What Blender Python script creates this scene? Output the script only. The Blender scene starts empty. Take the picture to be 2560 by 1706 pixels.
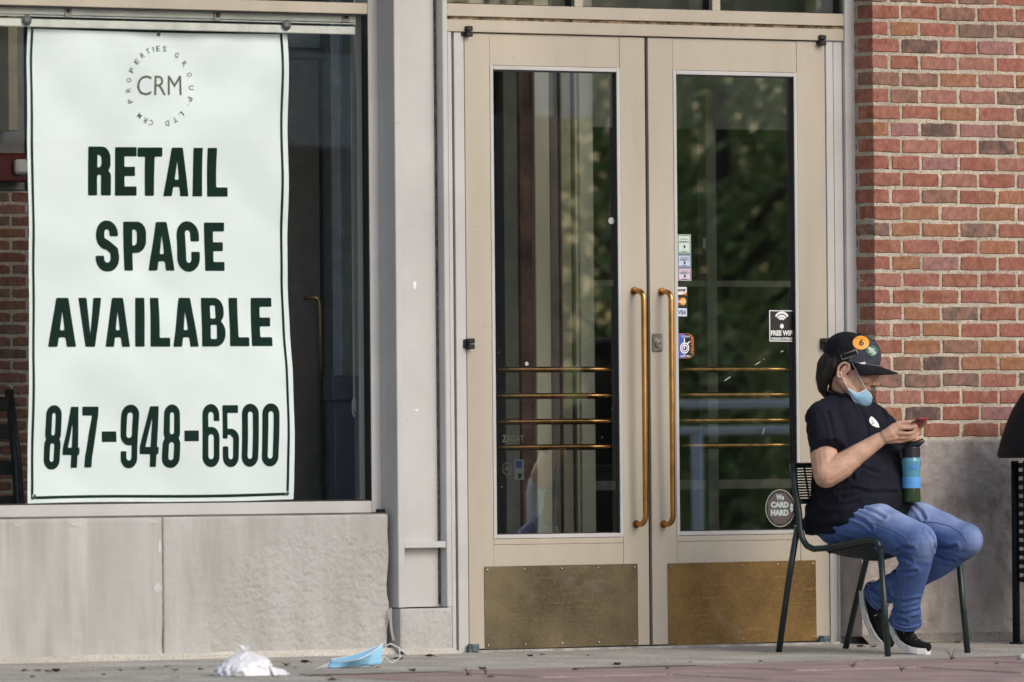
import bpy, bmesh, math, random
import numpy as np
from math import sin, cos, radians, pi, atan, atan2, sqrt
from mathutils import Vector, Matrix, noise
from mathutils.bvhtree import BVHTree
from mathutils.kdtree import KDTree

# ------------------------------------------------------------------ camera, sky, sun, exposure
FPX, TH, ROLL, H0 = 24410.0, radians(37.8), .0087, 1133.4   # focal length in photo pixels, heading, roll, horizon row
PITCH = atan((H0 - 853) / FPX)
FH = Vector((sin(TH), cos(TH), 0)); RT = Vector((cos(TH), -sin(TH), 0)); UPZ = Vector((0, 0, 1))
FW3 = FH * cos(PITCH) + UPZ * sin(PITCH)
UP3 = UPZ * cos(PITCH) - FH * sin(PITCH)
CAM = Vector((-25.231, -30.145, 0.779))

scene = bpy.context.scene
COL = scene.collection
cd = bpy.data.cameras.new('camera'); cam = bpy.data.objects.new('camera', cd); COL.objects.link(cam)
cd.sensor_fit = 'HORIZONTAL'; cd.sensor_width = 36; cd.lens = FPX / 2560 * 36
cd.dof.use_dof = True; cd.dof.focus_distance = 39.0; cd.dof.aperture_fstop = 4.0
cd.clip_start = .5; cd.clip_end = 2000
c_, s_ = cos(ROLL), sin(ROLL)
RX = RT * c_ - UP3 * s_
RY = RT * s_ + UP3 * c_
m = Matrix((RX, RY, -FW3)).transposed().to_4x4(); m.translation = CAM
cam.matrix_world = m
scene.camera = cam

SUN_EL, SUN_AZ = radians(36), atan2(.26, -.965)       # azimuth clockwise from +Y: light comes from the street, right-hand side
world = bpy.data.worlds.new('World'); scene.world = world; world.use_nodes = True
wn = world.node_tree.nodes; wn.clear()
sky = wn.new('ShaderNodeTexSky'); sky.sky_type = 'NISHITA'; sky.sun_disc = False
sky.sun_elevation = SUN_EL; sky.sun_rotation = SUN_AZ; sky.air_density = 1.0; sky.dust_density = 3.0; sky.ozone_density = 1.0
bg = wn.new('ShaderNodeBackground'); bg.inputs[1].default_value = .15
wo = wn.new('ShaderNodeOutputWorld')
world.node_tree.links.new(sky.outputs[0], bg.inputs[0]); world.node_tree.links.new(bg.outputs[0], wo.inputs[0])
sd = bpy.data.lights.new('sun', 'SUN'); sd.energy = .70; sd.angle = radians(32); sd.color = (1, .965, .92)
sun = bpy.data.objects.new('sun', sd); COL.objects.link(sun)
sdir = Vector((sin(SUN_AZ) * cos(SUN_EL), cos(SUN_AZ) * cos(SUN_EL), sin(SUN_EL)))
sun.rotation_euler = sdir.to_track_quat('Z', 'Y').to_euler(); sun.location = sdir * 30
vs = scene.view_settings
scene.display_settings.display_device = 'sRGB'
vs.view_transform = 'Standard'; vs.look = 'None'; vs.exposure = 0.3; vs.gamma = 1; vs.use_curve_mapping = False
scene.cycles.max_bounces = 10; scene.cycles.transparent_max_bounces = 16; scene.cycles.sample_clamp_indirect = 6
scene.cycles.caustics_reflective = False; scene.cycles.caustics_refractive = False

# ------------------------------------------------------------------ geometry of the view (photo pixel -> point in the place)
def ray(u, v):
    x = (u - 1280) / FPX; y = -(v - 853) / FPX
    return FW3 + RX * x + RY * y
def at(u, v, Y):                       # point on the vertical plane y = Y
    r = ray(u, v); t = (Y - CAM.y) / r.y
    return CAM + r * t
def AX(u, v, Y): return at(u, v, Y).x
def AZ(u, v, Y): return at(u, v, Y).z
SL = .0226                             # the pavement falls away from the wall
def gz(y): return SL * min(y, .3)
def ground(u, v):
    r = ray(u, v); t = (SL * CAM.y - CAM.z) / (r.z - SL * r.y)
    return CAM + r * t
# chair / sitter frame: f = the way she faces, l = her left
MID = Vector((-.627, -.701, 0)); FD = Vector((.22, -.9755, 0)); LD = Vector((.9755, .22, 0))
def W(f, l, z): return MID + FD * f + LD * l + Vector((0, 0, z))
def pt(u, v, off):                     # point on her sagittal plane shifted by off
    r = ray(u, v); q = MID + LD * off
    t = (q - CAM).dot(LD) / r.dot(LD)
    return CAM + r * t
def loc(P):
    d = P - MID; return (d.dot(FD), d.dot(LD), P.z)

# ------------------------------------------------------------------ object helpers
def srgb(r, g, b):
    return tuple(((c / 255) / 12.92 if c / 255 <= .04045 else ((c / 255 + .055) / 1.055) ** 2.4) for c in (r, g, b)) + (1,)
ORIG = {}
def empty(name, p, label=None, cat=None, group=None, kind=None):
    o = bpy.data.objects.new(name, None); COL.objects.link(o); o.location = p; o.empty_display_size = .05
    ORIG[o] = Vector(p); tag(o, label, cat, group, kind); return o
def tag(o, label=None, cat=None, group=None, kind=None):
    if label: o['label'] = label
    if cat: o['category'] = cat
    if group: o['group'] = group
    if kind: o['kind'] = kind
    return o
def link(name, me, mat, parent=None, origin=None, smooth=False):
    """mesh given in world coordinates; origin moves the object's origin there"""
    if mat is not None:
        for mm in (mat if isinstance(mat, (list, tuple)) else [mat]): me.materials.append(mm)
    o = bpy.data.objects.new(name, me); COL.objects.link(o)
    if smooth:
        for p in me.polygons: p.use_smooth = True
    base = ORIG.get(parent, Vector((0, 0, 0))) if parent else Vector((0, 0, 0))
    if origin is not None:
        me.transform(Matrix.Translation(-Vector(origin)))
        o.location = Vector(origin) - base; ORIG[o] = Vector(origin)
    else:
        o.location = -base; ORIG[o] = Vector((0, 0, 0))
    if parent: o.parent = parent
    return o
def inst(name, me, p, parent, rot=None):
    o = bpy.data.objects.new(name, me); COL.objects.link(o)
    o.location = Vector(p) - ORIG.get(parent, Vector((0, 0, 0))); ORIG[o] = Vector(p); o.parent = parent
    if rot: o.rotation_euler = rot
    return o

class MB:
    def __init__(s): s.v = []; s.f = []; s.mi = []
    def add(s, vs, fs, mi=0):
        n = len(s.v); s.v += [tuple(v) for v in vs]; s.f += [tuple(n + i for i in f) for f in fs]; s.mi += [mi] * len(fs); return s
    def box(s, x0, x1, y0, y1, z0, z1, b=.0015, mi=0):
        if x0 > x1: x0, x1 = x1, x0
        if y0 > y1: y0, y1 = y1, y0
        if z0 > z1: z0, z1 = z1, z0
        b = min(b, (x1 - x0) * .3, (y1 - y0) * .3, (z1 - z0) * .3)
        if b <= 0:
            vs = [(x, y, z) for z in (z0, z1) for y in (y0, y1) for x in (x0, x1)]
            return s.add(vs, [(0, 2, 3, 1), (4, 5, 7, 6), (0, 1, 5, 4), (2, 6, 7, 3), (0, 4, 6, 2), (1, 3, 7, 5)], mi)
        vs = []; idx = {}
        for cx in (0, 1):
            for cy in (0, 1):
                for cz in (0, 1):
                    X = (x0, x1)[cx]; Y = (y0, y1)[cy]; Z = (z0, z1)[cz]
                    dx = b if cx == 0 else -b; dy = b if cy == 0 else -b; dz = b if cz == 0 else -b
                    for ax, p in ((0, (X, Y + dy, Z + dz)), (1, (X + dx, Y, Z + dz)), (2, (X + dx, Y + dy, Z))):
                        idx[cx, cy, cz, ax] = len(vs); vs.append(p)
        I = idx; fs = []
        for ax in range(3):
            for sd_ in (0, 1):
                q = []
                for a, bb in ((0, 0), (1, 0), (1, 1), (0, 1)):
                    c = [a, bb]; c.insert(ax, sd_); q.append(I[c[0], c[1], c[2], ax])
                fs.append(tuple(q))
        for ax in range(3):
            o1, o2 = [a for a in range(3) if a != ax]
            for a in (0, 1):
                for bb in (0, 1):
                    k = []
                    for e, aa in ((0, o1), (1, o1), (1, o2), (0, o2)):
                        c = [0, 0, 0]; c[ax] = e; c[o1] = a; c[o2] = bb; k.append(I[c[0], c[1], c[2], aa])
                    fs.append(tuple(k))
        for cx in (0, 1):
            for cy in (0, 1):
                for cz in (0, 1): fs.append((I[cx, cy, cz, 0], I[cx, cy, cz, 1], I[cx, cy, cz, 2]))
        return s.add(vs, fs, mi)
    def tube(s, path, r, n=10, cap=True, mi=0):
        path = [Vector(p) for p in path]; rs = r if isinstance(r, (list, tuple)) else [r] * len(path)
        vs = []; fs = []; up = None
        for i, p in enumerate(path):
            t = (path[min(i + 1, len(path) - 1)] - path[max(i - 1, 0)]).normalized()
            if up is None:
                a = Vector((0, 0, 1)) if abs(t.z) < .9 else Vector((1, 0, 0)); up = (a - t * a.dot(t)).normalized()
            else: up = (up - t * up.dot(t)).normalized()
            w = t.cross(up)
            for k in range(n):
                an = 2 * pi * k / n; vs.append(p + (up * cos(an) + w * sin(an)) * rs[i])
        for i in range(len(path) - 1):
            for k in range(n): fs.append((i * n + k, i * n + (k + 1) % n, (i + 1) * n + (k + 1) % n, (i + 1) * n + k))
        if cap:
            fs.append(tuple(range(n - 1, -1, -1))); fs.append(tuple((len(path) - 1) * n + k for k in range(n)))
        return s.add(vs, fs, mi)
    def lathe(s, c, prof, n=32, mi=0, ax=None):
        c = Vector(c); vs = []; fs = []
        for r, z in prof:
            for k in range(n): vs.append(c + Vector((r * cos(2 * pi * k / n), r * sin(2 * pi * k / n), z)))
        for i in range(len(prof) - 1):
            for k in range(n): fs.append((i * n + k, i * n + (k + 1) % n, (i + 1) * n + (k + 1) % n, (i + 1) * n + k))
        return s.add(vs, fs, mi)
    def grid(s, fn, nu, nv, mi=0):
        vs = [fn(i / nu, j / nv) for j in range(nv + 1) for i in range(nu + 1)]
        fs = [(j * (nu + 1) + i, j * (nu + 1) + i + 1, (j + 1) * (nu + 1) + i + 1, (j + 1) * (nu + 1) + i) for j in range(nv) for i in range(nu)]
        return s.add(vs, fs, mi)
    def blob(s, c, r, n=16, mi=0, R=None):
        """closed ellipsoid; r = radii tuple; R optional 3 axes"""
        c = Vector(c); rx, ry, rz = r; ax = R or (Vector((1, 0, 0)), Vector((0, 1, 0)), Vector((0, 0, 1)))
        vs = [c - ax[2] * rz]; fs = []; h = n // 2
        for j in range(1, h):
            a = -pi / 2 + pi * j / h
            for k in range(n):
                b = 2 * pi * k / n; vs.append(c + ax[0] * (rx * cos(a) * cos(b)) + ax[1] * (ry * cos(a) * sin(b)) + ax[2] * (rz * sin(a)))
        vs.append(c + ax[2] * rz); L = len(vs) - 1
        for k in range(n): fs.append((0, 1 + (k + 1) % n, 1 + k))
        for j in range(h - 2):
            for k in range(n):
                a = 1 + j * n; fs.append((a + k, a + (k + 1) % n, a + n + (k + 1) % n, a + n + k))
        a = 1 + (h - 2) * n
        for k in range(n): fs.append((a + k, a + (k + 1) % n, L))
        return s.add(vs, fs, mi)
    def limb(s, pts, n=14):
        """chain of (point, radius): tapered rounded segments, closed and overlapping (for the voxel skin)"""
        for (p, r) in pts: s.blob(p, (r, r, r), n)
        for (p, r), (q, t) in zip(pts, pts[1:]): s.tube([p, q], [r, t], n)
        return s
    def mesh(s, name):
        me = bpy.data.meshes.new(name); me.from_pydata(s.v, [], s.f); me.update()
        if any(s.mi):
            me.polygons.foreach_set('material_index', s.mi)
        return me
    def build(s, name, mat, parent=None, origin=None, smooth=False, fixn=False):
        me = s.mesh(name)
        if fixn:
            b = bmesh.new(); b.from_mesh(me); bmesh.ops.recalc_face_normals(b, faces=b.faces); b.to_mesh(me); b.free()
        return link(name, me, mat, parent, origin, smooth)

def skin(mb, voxel, smooth=3, adapt=0):
    """fuse overlapping closed shapes into one continuous surface"""
    me = mb.mesh('tmp'); o = bpy.data.objects.new('tmp', me); COL.objects.link(o)
    md = o.modifiers.new('r', 'REMESH'); md.mode = 'VOXEL'; md.voxel_size = voxel; md.adaptivity = adapt
    if smooth:
        sm = o.modifiers.new('s', 'SMOOTH'); sm.factor = .5; sm.iterations = smooth
    dg = bpy.context.evaluated_depsgraph_get(); dg.update()
    out = bpy.data.meshes.new_from_object(o.evaluated_get(dg)); bpy.data.objects.remove(o)
    return out
def bvh_of(me):
    return BVHTree.FromPolygons([v.co.copy() for v in me.vertices], [tuple(p.vertices) for p in me.polygons])
def drape(b, u, v, off=.001):
    """the point of a modelled surface that lies at photo pixel (u,v), lifted by off along its normal"""
    r = ray(u, v).normalized(); h = b.ray_cast(CAM, r)
    if h[0] is None:               # just past the outline: take the nearest bit of the surface
        h = b.find_nearest(CAM + r * (b.find_nearest(CAM)[0] - CAM).dot(r))
    n = h[1] if h[1].dot(r) < 0 else -h[1]
    return h[0] + n * off

# ------------------------------------------------------------------ materials
MATS = {}
def mat(name, col, rough=.5, metal=0.0, var=.12, scale=12, bump=0.0, bscale=120, spec=.5, col2=None, coat=0, trans=0, sss=0, stretch=None, specks=0):
    if name in MATS: return MATS[name]
    M = bpy.data.materials.new(name); M.use_nodes = True; MATS[name] = M
    nt = M.node_tree; N = nt.nodes; L = nt.links; bs = N['Principled BSDF']
    bs.inputs['Roughness'].default_value = rough; bs.inputs['Metallic'].default_value = metal
    bs.inputs['Specular IOR Level'].default_value = spec; bs.inputs['Coat Weight'].default_value = coat
    bs.inputs['Transmission Weight'].default_value = trans
    if sss: bs.inputs['Subsurface Weight'].default_value = sss; bs.inputs['Subsurface Radius'].default_value = (.01, .004, .002); bs.inputs['Subsurface Scale'].default_value = 1
    tc = N.new('ShaderNodeTexCoord'); mp = N.new('ShaderNodeMapping'); L.new(tc.outputs['Object'], mp.inputs[0])
    if stretch: mp.inputs['Scale'].default_value = stretch
    nz = N.new('ShaderNodeTexNoise'); nz.inputs['Scale'].default_value = scale; nz.inputs['Detail'].default_value = 6; nz.inputs['Roughness'].default_value = .6
    L.new(mp.outputs[0], nz.inputs['Vector'])
    mx = N.new('ShaderNodeMix'); mx.data_type = 'RGBA'
    c = col if len(col) == 4 else tuple(col) + (1,)
    d = col2 if col2 else tuple(x * (1 - var * 2) for x in c[:3]) + (1,)
    e = c if col2 else tuple(min(1, x * (1 + var * .6)) for x in c[:3]) + (1,)
    mx.inputs['A'].default_value = d; mx.inputs['B'].default_value = e
    rp = N.new('ShaderNodeMapRange'); rp.inputs['From Min'].default_value = .3; rp.inputs['From Max'].default_value = .7
    L.new(nz.outputs['Fac'], rp.inputs['Value']); L.new(rp.outputs[0], mx.inputs['Factor'])
    res = mx.outputs['Result']
    if specks:                        # small scuffs and dirt specks
        n3 = N.new('ShaderNodeTexNoise'); n3.inputs['Scale'].default_value = 38; n3.inputs['Detail'].default_value = 8; n3.inputs['Roughness'].default_value = .75; L.new(tc.outputs['Object'], n3.inputs['Vector'])
        r3 = N.new('ShaderNodeMapRange'); r3.inputs[1].default_value = .60; r3.inputs[2].default_value = .74; r3.inputs[3].default_value = 1; r3.inputs[4].default_value = 1 - specks; L.new(n3.outputs['Fac'], r3.inputs[0])
        m3 = N.new('ShaderNodeMix'); m3.data_type = 'RGBA'; m3.blend_type = 'MULTIPLY'; m3.inputs[0].default_value = 1; L.new(res, m3.inputs['A']); L.new(r3.outputs[0], m3.inputs['B']); res = m3.outputs['Result']
    L.new(res, bs.inputs['Base Color'])
    if bump:
        n2 = N.new('ShaderNodeTexNoise'); n2.inputs['Scale'].default_value = bscale; n2.inputs['Detail'].default_value = 4
        L.new(mp.outputs[0], n2.inputs['Vector'])
        bp = N.new('ShaderNodeBump'); bp.inputs['Strength'].default_value = bump; bp.inputs['Distance'].default_value = .004
        L.new(n2.outputs['Fac'], bp.inputs['Height']); L.new(bp.outputs[0], bs.inputs['Normal'])
    return M
def glass_mat(name, tint, refl=.06, gain=1.5, wave=.0):
    M = bpy.data.materials.new(name); M.use_nodes = True; nt = M.node_tree; N = nt.nodes; L = nt.links; N.clear()
    out = N.new('ShaderNodeOutputMaterial'); mx = N.new('ShaderNodeMixShader'); tr = N.new('ShaderNodeBsdfTransparent'); gl = N.new('ShaderNodeBsdfGlossy')
    tr.inputs[0].default_value = tint + (1,); gl.inputs['Roughness'].default_value = .0; gl.inputs[0].default_value = (.95, 1, .97, 1)
    fr = N.new('ShaderNodeFresnel'); fr.inputs[0].default_value = 1.5
    ma = N.new('ShaderNodeMath'); ma.operation = 'MULTIPLY_ADD'; ma.inputs[1].default_value = gain; ma.inputs[2].default_value = refl
    L.new(fr.outputs[0], ma.inputs[0])
    ge = N.new('ShaderNodeNewGeometry'); mk = N.new('ShaderNodeMath'); mk.operation = 'SUBTRACT'; mk.inputs[0].default_value = 1; L.new(ge.outputs['Backfacing'], mk.inputs[1])
    mm = N.new('ShaderNodeMath'); mm.operation = 'MULTIPLY'; L.new(ma.outputs[0], mm.inputs[0]); L.new(mk.outputs[0], mm.inputs[1]); L.new(mm.outputs[0], mx.inputs[0]); L.new(tr.outputs[0], mx.inputs[1]); L.new(gl.outputs[0], mx.inputs[2]); L.new(mx.outputs[0], out.inputs[0])
    if wave:                          # slight waviness of real panes
        tc = N.new('ShaderNodeTexCoord'); nz = N.new('ShaderNodeTexNoise'); nz.inputs['Scale'].default_value = 1.6; nz.inputs['Detail'].default_value = 1
        L.new(tc.outputs['Object'], nz.inputs['Vector'])
        bp = N.new('ShaderNodeBump'); bp.inputs['Strength'].default_value = 1; bp.inputs['Distance'].default_value = wave
        L.new(nz.outputs['Fac'], bp.inputs['Height']); L.new(bp.outputs[0], gl.inputs['Normal'])
    MATS[name] = M; return M
def brick_mat(name, dull=0, dark=1.0):
    M = bpy.data.materials.new(name); M.use_nodes = True; nt = M.node_tree; N = nt.nodes; L = nt.links; bs = N['Principled BSDF']
    bs.inputs['Roughness'].default_value = .9; bs.inputs['Specular IOR Level'].default_value = .2
    oi = N.new('ShaderNodeObjectInfo'); cr = N.new('ShaderNodeValToRGB'); L.new(oi.outputs['Random'], cr.inputs[0])
    stops = [(0, (.31, .12, .085)), (.13, (.345, .165, .13)), (.27, (.285, .115, .078)), (.38, (.32, .155, .085)), (.50, (.325, .13, .10)), (.60, (.23, .135, .10)), (.69, (.31, .165, .16)), (.80, (.345, .155, .085)), (.87, (.125, .088, .078)), (.93, (.20, .135, .11))]
    el = cr.color_ramp.elements; cr.color_ramp.interpolation = 'CONSTANT'
    while len(el) < len(stops): el.new(.5)
    for e, (p, c) in zip(el, stops): e.position = p; e.color = tuple(x * dark for x in c) + (1,)
    tc = N.new('ShaderNodeTexCoord'); ad = N.new('ShaderNodeVectorMath'); ad.operation = 'MULTIPLY_ADD'
    cb = N.new('ShaderNodeCombineXYZ'); L.new(oi.outputs['Random'], cb.inputs[0]); L.new(oi.outputs['Random'], cb.inputs[2])
    ad.inputs[0].default_value = (0, 0, 0); L.new(cb.outputs[0], ad.inputs[0]); ad.inputs[1].default_value = (37, 37, 91); L.new(tc.outputs['Object'], ad.inputs[2])
    n1 = N.new('ShaderNodeTexNoise'); n1.inputs['Scale'].default_value = 16; n1.inputs['Detail'].default_value = 5; L.new(ad.outputs[0], n1.inputs['Vector'])
    mp = N.new('ShaderNodeMapping'); mp.inputs['Scale'].default_value = (190, 190, 45); L.new(ad.outputs[0], mp.inputs[0])
    n2 = N.new('ShaderNodeTexNoise'); n2.inputs['Scale'].default_value = 1; n2.inputs['Detail'].default_value = 4; L.new(mp.outputs[0], n2.inputs['Vector'])
    n3 = N.new('ShaderNodeTexNoise'); n3.inputs['Scale'].default_value = 110; n3.inputs['Detail'].default_value = 3; L.new(ad.outputs[0], n3.inputs['Vector'])
    def rng(src, a, b, c, d):
        r = N.new('ShaderNodeMapRange'); r.inputs[1].default_value = a; r.inputs[2].default_value = b; r.inputs[3].default_value = c; r.inputs[4].default_value = d; L.new(src, r.inputs[0]); return r.outputs[0]
    def mul(a, f):
        x = N.new('ShaderNodeMix'); x.data_type = 'RGBA'; x.blend_type = 'MULTIPLY'; x.inputs[0].default_value = 1
        L.new(a, x.inputs['A']); L.new(f, x.inputs['B']); return x.outputs['Result']
    # second tone patches
    mx = N.new('ShaderNodeMix'); mx.data_type = 'RGBA'; L.new(rng(n1.outputs['Fac'], .42, .68, 0, .7), mx.inputs['Factor']); L.new(cr.outputs[0], mx.inputs['A'])
    mx.inputs['B'].default_value = tuple(x * dark for x in (.37, .19, .14)) + (1,)
    c = mul(mx.outputs['Result'], rng(n2.outputs['Fac'], .3, .72, .68, 1.18))
    c = mul(c, rng(n3.outputs['Fac'], .62, .8, 1.0, .55))
    n4 = N.new('ShaderNodeTexNoise'); n4.inputs['Scale'].default_value = 34; n4.inputs['Detail'].default_value = 3; L.new(ad.outputs[0], n4.inputs['Vector'])
    c = mul(c, rng(n4.outputs['Fac'], .35, .68, .78, 1.14))
    L.new(c, bs.inputs['Base Color'])
    bp = N.new('ShaderNodeBump'); bp.inputs['Strength'].default_value = .7; bp.inputs['Distance'].default_value = .003
    L.new(n2.outputs['Fac'], bp.inputs['Height']); L.new(bp.outputs[0], bs.inputs['Normal'])
    MATS[name] = M; return M
def stone_mat(name, base, dark, rough_amt=.5, grime=0.0, streak=.2, amt=.65):
    """weathered limestone: vertical water streaks, blotches, pale crystals"""
    M = bpy.data.materials.new(name); M.use_nodes = True; nt = M.node_tree; N = nt.nodes; L = nt.links; bs = N['Principled BSDF']
    bs.inputs['Roughness'].default_value = .92; bs.inputs['Specular IOR Level'].default_value = .15
    tc = N.new('ShaderNodeTexCoord')
    def nz(scale, detail, st=None):
        n = N.new('ShaderNodeTexNoise'); n.inputs['Scale'].default_value = scale; n.inputs['Detail'].default_value = detail
        if st:
            mp = N.new('ShaderNodeMapping'); mp.inputs['Scale'].default_value = st; L.new(tc.outputs['Object'], mp.inputs[0]); L.new(mp.outputs[0], n.inputs['Vector'])
        else: L.new(tc.outputs['Object'], n.inputs['Vector'])
        return n.outputs['Fac']
    def rng(src, a, b, c, d):
        r = N.new('ShaderNodeMapRange'); r.inputs[1].default_value = a; r.inputs[2].default_value = b; r.inputs[3].default_value = c; r.inputs[4].default_value = d; L.new(src, r.inputs[0]); return r.outputs[0]
    def mix(f, a, b):
        x = N.new('ShaderNodeMix'); x.data_type = 'RGBA'; L.new(f, x.inputs['Factor'])
        for s, k in ((a, 'A'), (b, 'B')):
            if isinstance(s, tuple): x.inputs[k].default_value = s
            else: L.new(s, x.inputs[k])
        return x.outputs['Result']
    c = mix(rng(nz(11, 5, (1, 1, streak)), .44, .68, 0, amt), base, dark)
    c = mix(rng(nz(3, 6), .42, .62, 0, .5), c, tuple(x * .86 for x in base[:3]) + (1,))
    c = mix(rng(nz(5, 4, (1.6, 1, .1)), .58, .68, 0, .45), c, tuple(min(1, x * 1.22) for x in base[:3]) + (1,))
    c = mix(rng(nz(160, 2), .62, .75, 0, .55), c, tuple(min(1, x * 1.3) for x in base[:3]) + (1,))
    c = mix(rng(nz(55, 5), .58, .7, 0, grime), c, tuple(x * .55 for x in dark[:3]) + (1,))
    L.new(c, bs.inputs['Base Color'])
    bp = N.new('ShaderNodeBump'); bp.inputs['Strength'].default_value = rough_amt; bp.inputs['Distance'].default_value = .004
    L.new(nz(170, 5), bp.inputs['Height']); L.new(bp.outputs[0], bs.inputs['Normal'])
    MATS[name] = M; return M
def speck_mat(name, base, specks, scale=260, bump=.5, rough=.9):
    M = bpy.data.materials.new(name); M.use_nodes = True; nt = M.node_tree; N = nt.nodes; L = nt.links; bs = N['Principled BSDF']
    bs.inputs['Roughness'].default_value = rough; bs.inputs['Specular IOR Level'].default_value = .2
    tc = N.new('ShaderNodeTexCoord')
    n0 = N.new('ShaderNodeTexNoise'); n0.inputs['Scale'].default_value = 3; n0.inputs['Detail'].default_value = 7; L.new(tc.outputs['Object'], n0.inputs['Vector'])
    n1 = N.new('ShaderNodeTexNoise'); n1.inputs['Scale'].default_value = scale; n1.inputs['Detail'].default_value = 3; L.new(tc.outputs['Object'], n1.inputs['Vector'])
    cr = N.new('ShaderNodeValToRGB'); L.new(n1.outputs['Fac'], cr.inputs[0])
    el = cr.color_ramp.elements
    while len(el) < 4: el.new(.5)
    for e, (p, c) in zip(el, ((.32, specks[0]), (.47, base), (.58, base), (.70, specks[1]))): e.position = p; e.color = c
    rp = N.new('ShaderNodeMapRange'); rp.inputs[1].default_value = .3; rp.inputs[2].default_value = .7; rp.inputs[3].default_value = .72; rp.inputs[4].default_value = 1.15; L.new(n0.outputs['Fac'], rp.inputs[0])
    x = N.new('ShaderNodeMix'); x.data_type = 'RGBA'; x.blend_type = 'MULTIPLY'; x.inputs[0].default_value = 1; L.new(cr.outputs[0], x.inputs['A']); L.new(rp.outputs[0], x.inputs['B'])
    L.new(x.outputs['Result'], bs.inputs['Base Color'])
    bp = N.new('ShaderNodeBump'); bp.inputs['Strength'].default_value = bump; bp.inputs['Distance'].default_value = .003
    L.new(n1.outputs['Fac'], bp.inputs['Height']); L.new(bp.outputs[0], bs.inputs['Normal'])
    MATS[name] = M; return M

PAINT = mat('taupe_warm_lit', (.465, .42, .34), .42, var=.09, scale=3, bump=.05, bscale=600, stretch=(1, 1, .25), specks=.35)  # one frame paint in two tones, standing for warmer and paler light
PAINT2 = mat('taupe_pale_lit', (.51, .507, .497), .45, var=.08, scale=2.5, bump=.04, bscale=600, specks=.3)
RUBBER = mat('black_rubber', (.012, .012, .014), .5)
BLACK = mat('black_metal', (.012, .012, .013), .4)
STEEL = mat('worn_steel', (.32, .31, .29), .38, metal=1, var=.2, scale=60)
BRASSP = mat('brass_bar', (.56, .30, .10), .27, metal=1, var=.22, scale=9, bump=.03)
GLASS = glass_mat('window_glass', (.99, 1.0, .995), .06, 1.2, wave=.0012)
DGLASS = glass_mat('door_glass', (.96, .98, .96), .26, 1.2, wave=.00015)
IGLASS = glass_mat('inner_glass', (.9, .93, .9), .0, .8)
WHITE = mat('white_print', (.80, .81, .80), .5, var=.02)
INK = mat('dark_ink', (.012, .012, .013), .5, var=.02)
random.seed(7)
# ------------------------------------------------------------------ ground
YF, YP, YWIN, YG, YDR, YDG = .116, .163, .224, .256, .135, .158     # flange, pilaster panel, window frame, window glass, doors, door glass
CONC = speck_mat('concrete', srgb(172, 169, 161), (srgb(104, 101, 94), srgb(214, 210, 198)), 110, .7)
CONC2 = speck_mat('concrete_edge', srgb(150, 146, 132), (srgb(96, 92, 82), srgb(215, 208, 190)), 150, .8)
ASPH = speck_mat('asphalt', (.05, .05, .052, 1), ((.035, .035, .037, 1), (.09, .09, .09, 1)), 90, .4)
PAVE = speck_mat('paver_stone', srgb(156, 136, 132), (srgb(118, 98, 96), srgb(206, 188, 170)), 200, .4)
YPAVE, XPAVE = -1.38, -3.86            # pavers start this far from the wall; their left end
def sheet(name, x0, x1, y0, y1, dz, m, nx=1, ny=1, parent=None):
    b = MB(); b.grid(lambda a, c: (x0 + (x1 - x0) * a, y0 + (y1 - y0) * c, SL * max(-4.2, min(.1, y0 + (y1 - y0) * c)) + dz), nx, ny)
    return link(name, b.mesh(name), m, parent)
tag(sheet('ground', -150, 150, -200, 60, -.35, ASPH, 1, 1), kind='structure')
# concrete walk along the wall (and left of the pavers out to the kerb)
b = MB()
def cz(x, y): return SL * min(.1, y) + .0015 * noise.noise(Vector((x * 1.3, y * 1.3, 0)))
b.grid(lambda a, c: (-12 + 22 * a, YPAVE + (.5 - YPAVE) * c, cz(-12 + 22 * a, YPAVE + (.5 - YPAVE) * c)), 88, 10)
b.grid(lambda a, c: (-12 + (XPAVE + 12) * a, -4.2 + (YPAVE + 4.2) * c, cz(-12 + (XPAVE + 12) * a, -4.2 + (YPAVE + 4.2) * c)), 30, 12)
b.box(-12, 10, -4.35, -4.2, -.3, SL * -4.2 + .004)
tag(sheet('bounce_plaza', -60, 80, -60, -4.352, -.006, CONC), kind='structure')  # unseen pale sheet added so the ground bounces more light
walk = link('concrete_walk', b.mesh('concrete_walk'), CONC, smooth=False); tag(walk, kind='structure')
tag(sheet('paving_bed', XPAVE, 10, -4.2, YPAVE, -.018, mat('sand_joint', srgb(84, 76, 68), .95, var=.3, scale=40)), kind='structure')
paving = empty('paving', (XPAVE, YPAVE, SL * YPAVE), kind='structure')
# pavers: 0.6 m slabs, joints recessed, each a little out of level
def slab_mesh(L_, D_, k):
    rnd = random.Random(k); b = MB(); n = 5; pts = []
    for (x0, y0, x1, y1) in ((0, 0, L_, 0), (L_, 0, L_, D_), (L_, D_, 0, D_), (0, D_, 0, 0)):
        for i in range(n - 1):
            t = i / (n - 1); j = rnd.uniform(0, .003)
            x = x0 + (x1 - x0) * t; y = y0 + (y1 - y0) * t
            x += (L_ / 2 - x) * j / (L_ / 2); y += (D_ / 2 - y) * j / (D_ / 2)
            pts.append((x - L_ / 2, y - D_ / 2))
    m_ = len(pts); vs = [(x, y, -.04) for x, y in pts] + [(x, y, -.004) for x, y in pts] + [(x * .988, y * .988, 0) for x, y in pts]
    fs = [(r * m_ + i, r * m_ + (i + 1) % m_, (r + 1) * m_ + (i + 1) % m_, (r + 1) * m_ + i) for r in (0, 1) for i in range(m_)] + [tuple(2 * m_ + i for i in range(m_))]
    b.add(vs, fs); me = b.mesh('paver'); me.materials.append(PAVE); return me
SLABS = [slab_mesh(.592, .592, k) for k in range(5)]
rnd = random.Random(3)
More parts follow.
